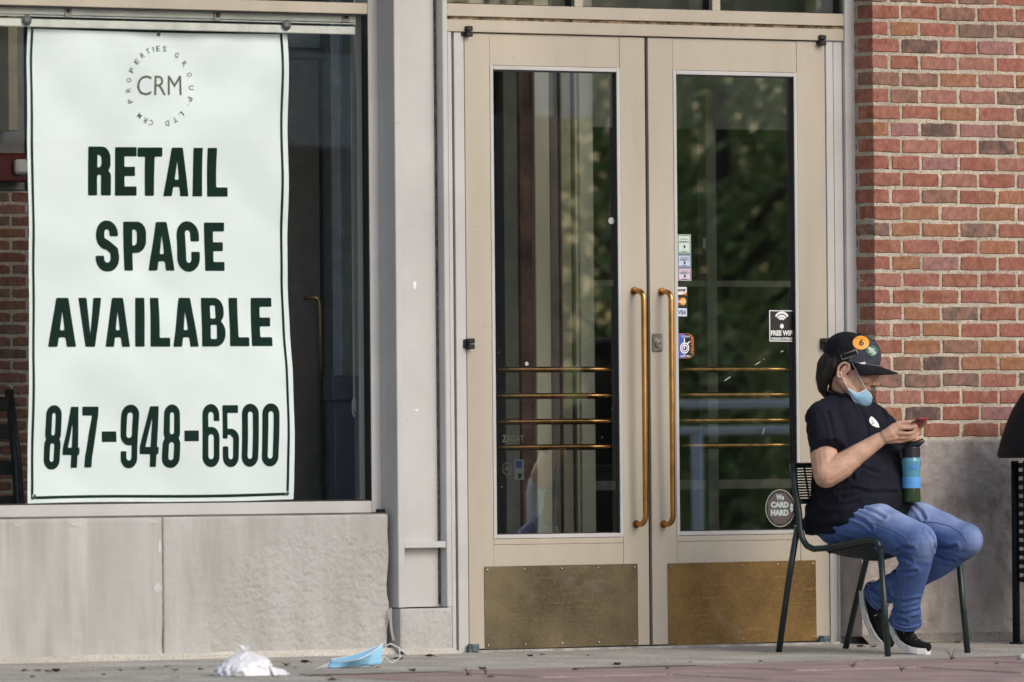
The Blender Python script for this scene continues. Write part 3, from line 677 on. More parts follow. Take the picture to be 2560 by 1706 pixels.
def glyph(ch, w, h, a, bt):
    """signed distance of a letter of width w, height h, stem a, bar bt, as a function on X, Y"""
    def f(X, Y):
        R = lambda *q: sd_rect(X, Y, *q); RR = lambda *q: sd_rr(X, Y, *q); P = lambda q: sd_poly(X, Y, [(x * w, y * h) for x, y in q])
        ro = min(w * .5, h * .3) * .98; ri = max(.001, min((w - 2 * a) * .5, ro - a) * .98)
        ring = lambda x0, y0, x1, y1: I_(RR(x0, y0, x1, y1, min(ro, (x1 - x0) * .49, (y1 - y0) * .49)), -RR(x0 + a, y0 + bt, x1 - a, y1 - bt, max(.0008, min((x1 - x0 - 2 * a) * .48, (y1 - y0 - 2 * bt) * .48))))
        if ch == 'I': return R(0, 0, w, h)
        if ch == '-': return R(0, 0, w, h)
        if ch == 'L': return U_(R(0, 0, a, h), R(0, 0, w, bt))
        if ch == 'E': return U_(U_(R(0, 0, a, h), R(0, 0, w, bt)), U_(R(0, h - bt, w, h), R(0, h / 2 - bt / 2, w * .93, h / 2 + bt / 2)))
        if ch == 'T': return U_(R(w / 2 - a / 2, 0, w / 2 + a / 2, h), R(0, h - bt, w, h))
        if ch == 'A': return I_(P(((0, 0), (.34, 0), (.385, .19), (.625, .19), (.67, 0), (1, 0), (.72, 1), (.28, 1))), -P(((.42, .34), (.59, .34), (.505, .74))))
        if ch == 'V': return P(((0, 1), (.35, 1), (.5, .26), (.65, 1), (1, 1), (.70, 0), (.30, 0)))
        if ch == 'R':
            bowl = I_(RR(-w, h * .42, w * .98, h, w * .40), X * -1); bowl = I_(bowl, -RR(-w, h * .42 + bt * .8, w * .98 - a, h - bt * .9, w * .14))
            leg = I_(RR(w * .98 - a * 1.02, -h, w, h * .52, w * .22), -Y)
            j = R(a * .5, h * .42, w * .72, h * .42 + bt * .8)
            return U_(U_(R(0, 0, a, h), bowl), U_(leg, j))
        if ch == 'P':
            bowl = I_(RR(-w, h * .36, w, h, w * .42), X * -1); bowl = I_(bowl, -RR(-w, h * .36 + bt * .85, w - a, h - bt * .9, w * .14))
            return U_(R(0, 0, a, h), bowl)
        if ch == 'B':
            up = I_(RR(-w, h * .46, w * .96, h, w * .40), X * -1); lo = I_(RR(-w, 0, w, h * .56, w * .42), X * -1)
            o = U_(up, lo); o = I_(o, -R(a, h * .51 + bt * .36, w * .96 - a, h - bt * .85)); return I_(o, -R(a, bt * .85, w - a, h * .51 - bt * .36))
        if ch == 'C': return I_(ring(0, 0, w, h), -R(w * .5, h * .395, w * 1.1, h * .60))
        if ch == '0': return ring(0, 0, w, h)
        if ch == '8': return U_(ring(0, 0, w, h * .53), ring(w * .02, h * .53 - bt, w * .98, h))
        if ch in '96':
            if ch == '6': X2, Y2 = w - X, h - Y
            else: X2, Y2 = X, Y
            o = I_(sd_rr(X2, Y2, 0, 0, w, h, min(ro, w * .49)), -sd_rr(X2, Y2, a, bt, w - a, h - bt, max(.0008, (w - 2 * a) * .48)))
            o = I_(o, -sd_rect(X2, Y2, -w, h * .27, w * .5, h * .52))
            low = I_(sd_rr(X2, Y2, 0, h * .36, w, h, min(ro, w * .49)), -sd_rr(X2, Y2, a, h * .36 + bt * .95, w - a, h - bt, max(.0008, (w - 2 * a) * .48)))
            return U_(o, I_(low, X2 - w * .75))
        if ch in '5S':
            if ch == '5':
                lo = I_(ring(0, 0, w, h * .62), -R(-w, h * .335, w * .5, h * .62))
                return U_(U_(lo, R(0, h * .46, a * .85, h)), U_(R(0, h - bt, w * .95, h), R(a * .5, h * .52, w * .6, h * .62)))
            up = I_(ring(w * .02, h * .43, w * .98, h), -R(w * .5, h * .57, w * 1.1, h * .69))
            lo = I_(ring(0, 0, w, h * .57), -R(-w, h * .31, w * .5, h * .43))
            up = I_(up, -R(w * .55, h * .40, w * 1.1, h * .60)); lo = I_(lo, -R(-w, h * .40, w * .45, h * .60))
            dg = P(((.05, .62), (.40, .50), (.62, .40), (.98, .38), (.96, .46), (.60, .60), (.38, .66)))
            return U_(U_(up, lo), dg)
        if ch == '4': return U_(U_(R(w * .90 - a, 0, w * .90, h), P(((0, .21), (1, .21), (1, .33), (.30, .33), (.62, .93), (.56, 1), (.42, 1), (0, .33)))), R(w * .5, h * .9, w * .9, h))
        if ch == '7': return U_(R(0, h - bt * 1.15, w, h), P(((1, 1), (1, .86), (.80, .50), (.62, .18), (.60, 0), (.18, 0), (.20, .18), (.38, .52), (.62, .86), (.62, 1))))
    return f
def glyph_faces(mb, f, w, h, place, nx, ny):
    """marching squares fill of f<0; place(x, z) -> 3D"""
    xs = np.linspace(-w * .02, w * 1.02, nx + 1); ys = np.linspace(-h * .012, h * 1.012, ny + 1)
    X, Y = np.meshgrid(xs, ys); D = f(X, Y); cache = {}
    def vert(key, x, y):
        if key not in cache: cache[key] = len(mb.v); mb.v.append(tuple(place(x, y)))
        return cache[key]
    for j in range(ny):
        for i in range(nx):
            c = [(i, j), (i + 1, j), (i + 1, j + 1), (i, j + 1)]; dv = [D[q[1], q[0]] for q in c]
            if min(dv) >= 0: continue
            poly = []
            for k in range(4):
                p, q = c[k], c[(k + 1) % 4]; a, b_ = dv[k], dv[(k + 1) % 4]
                if a < 0: poly.append(vert(p, xs[p[0]], ys[p[1]]))
                if (a < 0) != (b_ < 0):
                    t = a / (a - b_); e = (min(p, q), max(p, q))
                    poly.append(vert(e, xs[p[0]] + (xs[q[0]] - xs[p[0]]) * t, ys[p[1]] + (ys[q[1]] - ys[p[1]]) * t))
            if len(poly) >= 3: mb.f.append(tuple(poly)); mb.mi.append(0)

_tc = {}
def text_polys(s, bold=0.0):
    """outline triangles of a string in the built-in font: (verts, faces), cap height about .73"""
    key = (s, bold)
    if key in _tc: return _tc[key]
    cu = bpy.data.curves.new('t', 'FONT'); cu.body = s; cu.size = 1; cu.offset = bold; cu.resolution_u = 3
    o = bpy.data.objects.new('t', cu); COL.objects.link(o); dg = bpy.context.evaluated_depsgraph_get(); dg.update()
    me = bpy.data.meshes.new_from_object(o.evaluated_get(dg)); bpy.data.objects.remove(o)
    V = [(v.co.x, v.co.y) for v in me.vertices]; F = [tuple(p.vertices) for p in me.polygons]; _tc[key] = (V, F)
    return V, F
def add_text(mb, s, box, place, bold=0.0, mi=0, rot=0):
    """fit string s into box (x0,y0,x1,y1) of the flat coordinates that place() maps into the scene"""
    V, F = text_polys(s, bold)
    if not V: return
    ax = [p[0] for p in V]; ay = [p[1] for p in V]; a0, a1, b0, b1 = min(ax), max(ax), min(ay), max(ay)
    x0, y0, x1, y1 = box; cx, cy = (x0 + x1) / 2, (y0 + y1) / 2
    vs = []
    for x, y in V:
        X = x0 + (x1 - x0) * (x - a0) / (a1 - a0 + 1e-9) - cx; Y = y0 + (y1 - y0) * (y - b0) / (b1 - b0 + 1e-9) - cy
        vs.append(place(cx + X * cos(rot) - Y * sin(rot), cy + X * sin(rot) + Y * cos(rot)))
    mb.add(vs, F, mi)

# ------------------------------------------------------------------ banner hanging just behind the glass
YB = .315
GREEN = mat('dark_green_print', srgb(8, 42, 32), .75, var=.12, scale=3, spec=.15)
VINYL = mat('white_vinyl', (.86, .955, .975), .30, var=.03, scale=2)
def bwave(x, z):        # gentle sag folds of the vinyl
    t = max(0, (z - 1.55) / .9); return .007 * sin(3.1 * x + 1.3 * z + 1) + .005 * sin(5 * z + 2.2 * x) + .012 * noise.noise(Vector((x * 2.6, z * 2.0, 4))) + .009 * noise.noise(Vector((x * 4 + z * 4, z * 3 - x * 2, 8))) + .010 * t * sin(9 * z + 2.5 * x * x) * noise.noise(Vector((x * 3, z * 2, 1)))
def bedge(s, r):        # s 0..1 across, r 0..1 up: corners traced from the hung sheet, edges a little wavy
    TL, TR, BR_, BL = (66, 55), (716.5, 69), (734.4, 1249.6), (76, 1259.4)
    u = (TL[0] * (1 - s) + TR[0] * s) * r + (BL[0] * (1 - s) + BR_[0] * s) * (1 - r)
    v = (TL[1] * (1 - s) + TR[1] * s) * r + (BL[1] * (1 - s) + BR_[1] * s) * (1 - r)
    u += 2.5 * s * sin(r * 9) * (s ** 6); v += 4 * sin(pi * s) * (r ** 12) - 2 * sin(s * 7) * ((1 - r) ** 20)
    return u, v
def bpl(u, v, off=.0012):
    p = at(u, v, YB); return (p.x, p.y + bwave(p.x, p.z) - off, p.z)
ban = empty('banner', at(400, 1254, YB), 'white vinyl RETAIL SPACE AVAILABLE banner hanging inside the shop window', 'banner')
b = MB(); b.grid(lambda s, r: bpl(*bedge(s, r), 0), 90, 150); link('sheet', b.mesh('sheet'), VINYL, ban, smooth=True)
b = MB()
def strip(s0, r0, s1, r1, n=120):
    b.grid(lambda a, c: bpl(*bedge(s0 + (s1 - s0) * a, r0 + (r1 - r0) * c)), n if s1 - s0 > r1 - r0 else 2, n if s1 - s0 <= r1 - r0 else 2)
strip(.012, .008, .021, .992); strip(.972, .012, .981, .992); strip(.0212, .0085, .9718, .0145); strip(.0212, .9860, .9718, .992)
link('border', b.mesh('border'), GREEN, ban, smooth=True)
def zword(name, spec, off=(0, 0), sc=2.24, stem=None, bar=None, nx=22, ny=44):
    for ch, x0, x1, y0, y1 in spec:
        b = MB()
        u0, u1, v0, v1 = x0 / sc + off[0], x1 / sc + off[0], y0 / sc + off[1], y1 / sc + off[1]
        w, h = (u1 - u0) / 510.0, (v1 - v0) / 648.0
        if ch == '-': f = glyph(ch, w, h, .01, .01)
        else: f = glyph(ch, w, h, stem / sc / 510, bar / sc / 648)
        glyph_faces(b, f, w, h, lambda x, z: bpl(u0 + x / w * (u1 - u0), v1 - z / h * (v1 - v0), .0016), nx, ny)
        link('letter', b.mesh('letter'), GREEN, ban, smooth=True)
zword('lettering', [('R', 488, 620, 822, 1096), ('E', 643, 763, 825, 1097), ('T', 768, 905, 827, 1098), ('A', 917, 1060, 828, 1100), ('I', 1083, 1138, 829, 1101), ('L', 1167, 1285, 829, 1102)], (0, 0), stem=53, bar=52)
zword('lettering', [('S', 525, 662, 1236, 1522), ('P', 690, 815, 1242, 1517), ('A', 830, 973, 1244, 1517), ('C', 988, 1118, 1240, 1523), ('E', 1148, 1262, 1247, 1518)], (0, 0), stem=50, bar=50)
zword('lettering', [('A', 268, 418, 325, 600), ('V', 430, 555, 325, 600), ('A', 575, 715, 325, 600), ('I', 745, 797, 325, 599), ('L', 830, 938, 325, 599), ('A', 955, 1102, 325, 599), ('B', 1122, 1257, 325, 598), ('L', 1283, 1395, 325, 596), ('E', 1410, 1528, 325, 595)], (0, 600), stem=50, bar=50)
zword('lettering', [('8', 257, 345, 926, 1287), ('4', 358, 447, 935, 1277), ('7', 460, 551, 934, 1275), ('-', 570, 653, 1073, 1132), ('9', 677, 773, 923, 1280), ('4', 786, 886, 932, 1272), ('8', 905, 998, 922, 1278), ('-', 1020, 1100, 1068, 1128), ('6', 1121, 1218, 920, 1273), ('5', 1237, 1330, 926, 1273), ('0', 1347, 1440, 918, 1271), ('0', 1460, 1555, 916, 1269)], (0, 600), stem=33, bar=44, ny=56)
LOGO = mat('olive_print', srgb(104, 98, 78), .5); LOGO2 = mat('grey_print', srgb(74, 76, 72), .5)
flat = lambda u, y: bpl(u, -y, .0016)
b = MB(); add_text(b, 'CRM', (762 / 2.24, -535 / 2.24, 1014 / 2.24, -424 / 2.24), flat, -.006); link('lettering', b.mesh('lettering'), LOGO, ban)
ccx, ccy, rx_, ry_ = 891 / 2.24, -485 / 2.24, 180 / 2.24, 212 / 2.24
# letters run clockwise round the ring: (letter, angle from top)
ring = [('C', 196), ('R', 207), ('M', 219), ('P', 247), ('R', 264), ('O', 279.5), ('P', 295), ('E', 311), ('R', 325), ('T', 337.5), ('I', 348), ('E', 357), ('S', 9), ('G', 34), ('R', 53), ('O', 72), ('U', 92), ('P', 110), (',', 120), ('L', 138), ('T', 152), ('D', 167)]
for ch, ang in ring:
    t = radians(ang); x = ccx + rx_ * sin(t); y = ccy + ry_ * cos(t)
    hw, hh = (5.2, 6.7) if ch not in 'I,' else (1.2, 6.7 if ch == 'I' else 2)
    def pl(xx, yy, x=x, y=y, t=t):
        X, Y = (xx - x), (yy - y); return bpl(x + (X * cos(t) + Y * sin(t)) * .88, -(y - X * sin(t) + Y * cos(t)), .0016)
    b = MB(); add_text(b, ch, (x - hw, y - hh, x + hw, y + hh), pl, .004); link('letter', b.mesh('letter'), LOGO2, ban)
for (u, v) in ((91, 1241), (718, 1234), (76, 70), (700, 80), (396, 86)):
    p = bpl(u, v, .002); b = MB(); n = 14
    b.add([(p[0] + r * cos(2 * pi * k / n), p[1] - (0.0015 if r < .009 else 0), p[2] + r * sin(2 * pi * k / n)) for r in (.0095, .0055) for k in range(n)], [(k, (k + 1) % n, n + (k + 1) % n, n + k) for k in range(n)])
    b.add([(p[0] + .0055 * cos(2 * pi * k / n), p[1] - .0004, p[2] + .0055 * sin(2 * pi * k / n)) for k in range(n)], [tuple(range(n))], 1)
    b.build('grommet', [mat('grommet_metal', (.35, .36, .34), .4, metal=.8), BLACK], ban)
for (u, v) in ((68, 51), (717, 63)):        # suction hooks on the pane
    p = at(u, v, YG + .010); h = empty('suction_hook', p, 'clear suction hook at the banner’s %s top corner' % ('left' if u < 100 else 'right'), 'hook', 'suction hooks holding the banner')
    b = MB(); b.tube([p + Vector((0, .0, 0)), p + Vector((0, .006, 0)), p + Vector((0, .012, 0))], [.021, .015, .006], 18); b.build('cup', mat('clear_plastic', (.55, .57, .55), .15, trans=.6, var=.02), h, smooth=True)
    b = MB(); b.tube([p + Vector((0, .012, .0)), p + Vector((0, .026, -.002)), p + Vector((0, .034, -.014)), p + Vector((0, .026, -.024))], .002, 6); b.build('hook_wire', STEEL, h)

# blind head rail and cord
YH = .270
hr = empty('window_blind', at(430, 50, YH), 'white window blind rail with clips and a thin pull cord', 'window blind')
RAIL = mat('rail_white', (.74, .76, .71), .5)
xr0, xr1 = -5.5, AX(890, 60, YH)
for v0, v1, y0, dy in ((27, 45, YH, .012), (47, 50, YH + .002, .01), (56, 76, YH + .004, .010)):
    z0, z1 = AZ(430, v1, y0), AZ(430, v0, y0); b = MB(); b.box(xr0, xr1, y0, y0 + dy, z0, z1, .003); b.build('rail', RAIL, hr)
for u, v in ((172, 30), (545, 41), (866, 45)):
    p = at(u, v, YH - .006); b = MB(); b.box(p.x - .017, p.x + .017, YH - .004, YH + .006, p.z - .017, p.z + .016, .001); b.box(p.x - .009, p.x + .009, YH - .006, YH - .003, p.z - .004, p.z + .014, .001, 1); b.build('clip', [STEEL, BLACK], hr)
cordp = [(877, 85), (879, 400), (882, 800), (884, 1000)]
bc = hr
b = MB()
for du in (0, 5): b.tube([at(u + du * (1 - i * .2), v, .40) for i, (u, v) in enumerate(cordp)], .0014, 5)
b.build('cord', WHITE, bc)
p = at(885, 1019, .40); b = MB(); b.blob(p, (.011, .008, .040), 12); b.build('cord_pull', mat('cord_plastic', (.62, .66, .63), .35), bc, smooth=True)
b = MB(); b.blob(p + Vector((-.001, -.008, -.022)), (.004, .002, .006), 8); b.build('pull_hole', BLACK, bc)

# ------------------------------------------------------------------ stickers on the right door
YS_ = YDG - .0012
def patch(name, pts, m, parent, off=0.0, label=None):
    b = MB(); P = [at(u, v, YS_ - off) for u, v in pts]; n = len(P)
    b.add([tuple(p) for p in P] + [(p.x, YS_ - off + .0006, p.z) for p in P], [tuple(range(n))[::-1]] + [(i, (i + 1) % n, n + (i + 1) % n, n + i) for i in range(n)])
    o = b.build(name, m, parent)
    if label: o['label'] = label
    return o
def rect(u0, v0, u1, v1, k=.009): return [(u0, v0), (u1, v0 + (u1 - u0) * .012), (u1 + (v1 - v0) * k, v1 + (u1 - u0) * .012), (u0 + (v1 - v0) * k, v1)]
def ell(cx, cy, rx, ry, n=28): return [(cx + rx * cos(2 * pi * k / n), cy + ry * sin(2 * pi * k / n)) for k in range(n)]
def sprint(parent, m, items, off=.0008, name='lettering'):
    b = MB(); fl = lambda u, y: at(u, -y, YS_ - off)
    for it in items: add_text(b, it[0], (it[1], -it[4], it[3], -it[2]), fl, it[5] if len(it) > 5 else .0, rot=it[6] if len(it) > 6 else 0)
    return link(name, b.mesh(name), m, parent)
def frame(b, u0, v0, u1, v1, t, off):
    A = rect(u0, v0, u1, v1); B = rect(u0 + t, v0 + t, u1 - t, v1 - t)
    P = [at(u, v, YS_ - off) for u, v in A + B]; b.add(P, [(i, (i + 1) % 4, 4 + (i + 1) % 4, 4 + i) for i in range(4)])
col = lambda n, r, g, bb: mat(n, srgb(r, g, bb), .45, var=.02)
PAPER = {'green': (col('certificate_green_paper', 196, 214, 205), col('certificate_green_ink', 74, 112, 96)), 'blue': (col('certificate_blue_paper', 190, 204, 218), col('certificate_blue_ink', 84, 104, 160)), 'violet': (col('certificate_violet_paper', 206, 200, 210), col('certificate_violet_ink', 128, 84, 120))}
for tone, (u0, v0, u1, v1) in (('green', (1693.5, 586.5, 1727, 634.5)), ('blue', (1694, 637, 1727.5, 668)), ('violet', (1694.5, 670, 1728, 702))):
    pa, ik = PAPER[tone]; s = patch('certificate', rect(u0, v0, u1, v1), pa, doorR, 0, tone + ' printed certificate')
    b = MB(); frame(b, u0 + 1.2, v0 + 1.5, u1 - 1.2, v1 - 1.5, 1.6, .0008)
    for k, (a, c) in enumerate(((.22, .8), (.86, .6))): 
        vv = v0 + (v1 - v0) * a; um = (u0 + u1) / 2; ww = (u1 - u0) * c / 2 * .7
        b.add([at(*q, YS_ - .0008) for q in rect(um - ww, vv, um + ww, vv + 1.6)], [(0, 3, 2, 1)])
    link('printed_border', b.mesh('printed_border'), ik, s)
    h = v1 - v0; sprint(s, INK, [('DEERFIELD', u0 + 5, v0 + h * .34, u1 - 5, v0 + h * .34 + 4.2, .01)])
    um, vm = (u0 + u1) / 2, v0 + h * .62
    patch('emblem', [(um - 2, vm - 5), (um + .5, vm - 1), (um + 3, vm - 4), (um + 3.4, vm + 4), (um - 1, vm + 5), (um - .5, vm + .5)], INK, s, .0009)
cs = patch('card_sticker', rect(1693.5, 714, 1718.5, 793), col('card_backing', 22, 24, 28), doorR, 0, 'strip of payment card stickers')
s = patch('card_logo', rect(1695, 718, 1716.5, 737), col('card_white', 226, 226, 222), cs, .0005); patch('card_logo', [(1700, 737.6), (1708, 735), (1716.7, 731), (1716.8, 738)], col('card_orange', 200, 130, 60), cs, .0009)
sprint(cs, INK, [('scover', 1695.5, 722.5, 1714.5, 729.5, .03)], .0012)
patch('card_logo', ell(1700, 754, 7.6, 9.4), col('card_red', 178, 50, 40), cs, .0005); patch('card_logo', ell(1708, 754, 7.4, 9.4), col('card_yellow', 222, 176, 70), cs, .0009)
sprint(cs, WHITE, [('MasterCard', 1695.5, 751, 1713.5, 756.5, .02)], .0013)
patch('card_logo', rect(1695, 771, 1717, 791), col('card_pale', 206, 218, 226), cs, .0005)
sprint(cs, col('card_blue', 36, 66, 120), [('VISA', 1695.5, 775.5, 1715.5, 787, .035)], .0009)
# key service decal
ks = patch('key_sticker', [(1696.5, 834), (1722, 834.5), (1727, 837), (1731, 840), (1734, 846), (1734.6, 886), (1731, 891), (1727, 892), (1724, 896), (1697.5, 896)], col('decal_orange', 226, 122, 60), doorR, 0, 'blue and black key service sticker')
patch('panel', [(1697.6, 835), (1711, 835.2), (1712, 895), (1698, 895)], col('decal_blue', 46, 86, 190), ks, .0005); patch('panel', [(1711, 835.2), (1721.5, 835.6), (1726.4, 838.2), (1730, 841), (1733, 846.6), (1733.6, 885.4), (1730.6, 890), (1726.4, 891), (1723.4, 895), (1712, 895)], col('decal_black', 14, 14, 16), ks, .0005)
def ringp(name, cx, cy, rx, ry, t, m, par, off, a0=0, a1=2 * pi, n=30):
    b = MB(); vs = []
    for k in range(n + 1):
        a = a0 + (a1 - a0) * k / n
        vs += [at(cx + rx * cos(a), cy + ry * sin(a), YS_ - off), at(cx + (rx - t) * cos(a), cy + (ry - t * 1.25) * sin(a), YS_ - off)]
    b.add(vs, [(2 * k, 2 * k + 1, 2 * k + 3, 2 * k + 2) for k in range(n)]); return link(name, b.mesh(name), m, par)
ringp('emblem', 1711.5, 870.5, 11.4, 14.2, 2.5, WHITE, ks, .0009); ringp('emblem', 1711.5, 870.5, 7.4, 9.0, 2.3, WHITE, ks, .0009)
patch('emblem', [(1709.6, 846), (1712.2, 846), (1712.4, 872), (1709.8, 872)], WHITE, ks, .0012); patch('emblem', [(1717, 859), (1724, 853), (1725.4, 855), (1719, 862)], WHITE, ks, .0012)
sprint(ks, WHITE, [('To Secure', 1702.5, 837.5, 1725, 844, .01), ('and Protect', 1701.5, 886.5, 1725.5, 893.5, .01)], .0010)
sprint(ks, MATS['decal_orange'], [('KEYTH', 1729.4 - 20, 863.5 - 2.6, 1729.4 + 20, 863.5 + 2.6, .03, -pi / 2)], .0010)
# wifi decal
wf = patch('wifi_sticker', rect(1923.5, 776.5, 1985.5, 853.5), col('wifi_black', 20, 24, 24), doorR, 0, 'black and white FREE WIFI sticker')
b = MB(); frame(b, 1923, 776, 1986, 854, 2.2, .0006); link('printed_border', b.mesh('printed_border'), WHITE, wf)
for r, t in ((20.5, 4.6), (13.6, 4.4), (8.0, 4.0)): ringp('wifi_mark', 1954.5, 803.5, r * .98, r * 1.2, t, WHITE, wf, .0008, radians(212), radians(328), 20)
patch('wifi_mark', ell(1954.8, 816, 4.7, 6.1), WHITE, wf, .0008)
sprint(wf, WHITE, [('FREE WIFI', 1927.3, 826.5, 1982.8, 839.5, .035), ('WIRELESS INTERNET', 1927.6, 844, 1983, 850.5, .03)], .0008)
# round card-check decal
wc = patch('age_check_sticker', ell(1950.5, 1271, 36.6, 46.8, 40), col('check_dark', 34, 36, 36), doorR, 0, 'round grey WE CARD HARD sticker')
ringp('printed_border', 1950.5, 1271, 36.8, 47, 1.6, col('check_rim', 170, 172, 150), wc, .0006, n=40)
oc = [(1950.5 + 33 * cos(pi / 8 + k * pi / 4), 1271 + 42 * sin(pi / 8 + k * pi / 4)) for k in range(8)]
patch('panel', oc, col('check_mauve', 84, 74, 78), wc, .0006)
LG = col('check_text', 176, 190, 186)
sprint(wc, LG, [('We', 1940, 1236, 1960, 1251, .05), ('CARD', 1927, 1254.5, 1971.5, 1270, .07), ('HARD', 1927, 1274, 1971.5, 1290, .07)], .0010)
patch('emblem', [(1974.5, 1263), (1979, 1258.5), (1984, 1263), (1981.6, 1269), (1984.4, 1272), (1979.5, 1282), (1974.4, 1272), (1977, 1269)], LG, wc, .0010)
# small scuffs and marks on the panes
for u, v, r in ((1528.5, 552.5, 7.6), (1317, 910, 4.6)):
    o = patch('suction_mark', ell(u, v, r, r * 1.1, 16), mat('hazy_plastic', (.45, .46, .44), .3), doorL, 0)
rr = random.Random(4)
for k in range(18):
    d_, u, v = rr.choice(((doorR, rr.uniform(1720, 1975), rr.uniform(700, 1320)), (doorL, rr.uniform(1245, 1530), rr.uniform(700, 1320))))
    r = rr.uniform(.5, 1.1); patch('speck', ell(u, v, r, r * rr.uniform(.8, 1.6), 6), MATS['hazy_plastic'], d_, 0)
for a, c in (((1888, 912), (1901, 904)), ((1811, 952), (1826, 942)), ((1952, 880), (1958, 877)), ((1906, 1085), (1911, 1070))):
    patch('scratch', [a, c, (c[0] + .6, c[1] + .9), (a[0] + .6, a[1] + .9)], WHITE, doorR, 0)

# ------------------------------------------------------------------ rooms behind the glass
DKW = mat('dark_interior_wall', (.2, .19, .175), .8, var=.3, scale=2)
def plain(name, x0, x1, y0, y1, z0, z1, m, kind='structure', bev=.004):
    b = MB(); b.box(x0, x1, y0, y1, z0, z1, bev); o = b.build(name, m)
    if kind: tag(o, kind=kind)
    return o
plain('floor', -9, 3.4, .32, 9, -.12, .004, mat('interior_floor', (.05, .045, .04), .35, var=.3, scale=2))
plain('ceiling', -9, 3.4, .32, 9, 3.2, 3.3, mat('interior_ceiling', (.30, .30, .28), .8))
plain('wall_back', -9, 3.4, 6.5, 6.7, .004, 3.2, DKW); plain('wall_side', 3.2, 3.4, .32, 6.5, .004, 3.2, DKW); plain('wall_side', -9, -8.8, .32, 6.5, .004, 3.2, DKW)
plain('wall_partition', AX(1110, 800, .5), AX(1110, 800, .5) + .08, .32, 2.2, .004, 3.2, DKW)
# exposed interior brick at the left with a fire alarm
YI = 1.5
BR2 = brick_mat('interior_brick', dark=.85); ib = empty('interior_wall', at(30, 900, YI), 'brown brick wall inside the shop left of the banner', 'wall')
x0 = AX(-130, 700, YI); x1 = AX(330, 700, YI); z0, z1 = .004, AZ(30, 478, YI)
L2, H2 = .152, .0475; M2 = [None] * 6
for k in range(6):
    q = brick_mesh(L2 - .010, .05, 60 + k, H2 - .0095); q.materials.clear(); q.materials.append(BR2); M2[k] = q
rr = random.Random(9); nr = int((z1 - z0) / H2); kk = 0
for j in range(nr):
    x = x0 - (L2 / 2 if j % 2 else 0)
    xv = AX(100, 700, YI)
    while x < xv:
        inst('brick', rr.choice(M2), (x + L2 / 2, YI, z1 - (j + .5) * H2), ib); x += L2; kk += 1
b = MB(); b.box(x0 - .2, x1, YI + .004, YI + .1, z0, z1, 0); link('mortar', b.mesh('mortar'), MORT, ib)
fa = at(30, 418, YI - .06); al = empty('fire_alarm', fa, 'red fire alarm with clear strobe on the interior brick wall', 'fire alarm')
b = MB(); b.box(fa.x - .075, fa.x + .075, YI - .06, YI - .002, fa.z - .060, fa.z + .055, .008); b.build('alarm_body', mat('alarm_red', (.12, .008, .008), .35), al)
b = MB(); b.box(fa.x + .004, fa.x + .062, YI - .09, YI - .058, fa.z - .028, fa.z + .030, .01); b.build('strobe_lens', mat('strobe_clear', (.8, .8, .75), .15, var=.02), al)
plain('wall_panel', x0 - .2, AX(62, 300, YI), YI, YI + .1, z1 + .002, 3.19, mat('panel_grey', (.22, .22, .21), .7))
pk = empty('wood_post', at(30, 120, YI - .05), 'olive painted post high behind the glass left of the banner', 'post'); b = MB(); b.box(AX(21, 100, YI - .1), AX(44, 100, YI - .1), YI - .1, YI - .002, AZ(30, 330, YI), 3.19, .003); b.build('post', mat('olive_paint', (.34, .30, .19), .5), pk)
# dark wooden chair behind the banner's left edge
cc = at(20, 1250, 1.1); cc.z = .004
dc = empty('wooden_chair', cc, 'dark wooden ladder back chair inside the window at left', 'chair')
DW = mat('dark_wood', (.018, .012, .009), .35)
for dx, dy, h in ((-.2, .2, 1.04), (.2, .2, 1.04)):
    b = MB(); b.tube([cc + Vector((dx, dy, 0)), cc + Vector((dx, dy, .45)), cc + Vector((dx * 1.02, dy + .03, .75)), cc + Vector((dx * 1.05, dy + .09, h))], [.02, .023, .021, .018], 10); b.build('leg', DW, dc, smooth=True)
for dx in (-.2, .2):
    b = MB(); b.tube([cc + Vector((dx, -.2, 0)), cc + Vector((dx, -.2, .44))], [.018, .022], 10); b.build('leg', DW, dc, smooth=True)
b = MB(); b.box(cc.x - .23, cc.x + .23, cc.y - .23, cc.y + .23, .44, .475, .01); b.build('seat', DW, dc)
for z in (.60, .74, .88, .99):
    b = MB(); b.box(cc.x - .2, cc.x + .2, cc.y + .21 + (z - .5) * .12, cc.y + .228 + (z - .5) * .12, z - .028, z + .028, .004); b.build('slat', DW, dc)
for dy in (-.2, .2): b = MB(); b.box(cc.x - .19, cc.x + .19, cc.y + dy - .01, cc.y + dy + .01, .17, .20, .003); b.build('stretcher', DW, dc)
# inner door, blue-grey partition and cabinet right of the banner
YV = 1.0
idr = empty('inner_door', at(775, 1200, YV), 'dark inner door with a tall thin brass handle seen through the shop window', 'door')
xd0, xd1 = AX(690, 700, YV), AX(808, 700, YV)
b = MB(); b.box(xd0, xd1, YV, YV + .05, .02, AZ(770, 150, YV), .003); b.build('door_leaf', mat('bronze_door', (.30, .27, .235), .4), idr)
b = MB(); b.box(AX(801, 700, YV - .003), AX(808, 700, YV - .003), YV - .004, YV + .04, .02, AZ(770, 150, YV), 0); b.build('edge_seal', BLACK, idr)
b = MB(); b.box(xd0, AX(836, 700, YV), YV - .01, YV + .08, AZ(770, 146, YV), AZ(770, 120, YV), .003); b.build('door_head', mat('bronze_frame', (.22, .205, .18), .4), idr)
b = MB(); b.box(xd0, AX(830, 100, YV), YV + .02, YV + .03, AZ(770, 119, YV), AZ(770, 84, YV), 0); b.build('transom_pane', mat('pale_pane', (.62, .66, .64), .3), idr)
b = MB(); hx = at(800, 745, YV - .06); hb = at(804, 1212, YV - .06)
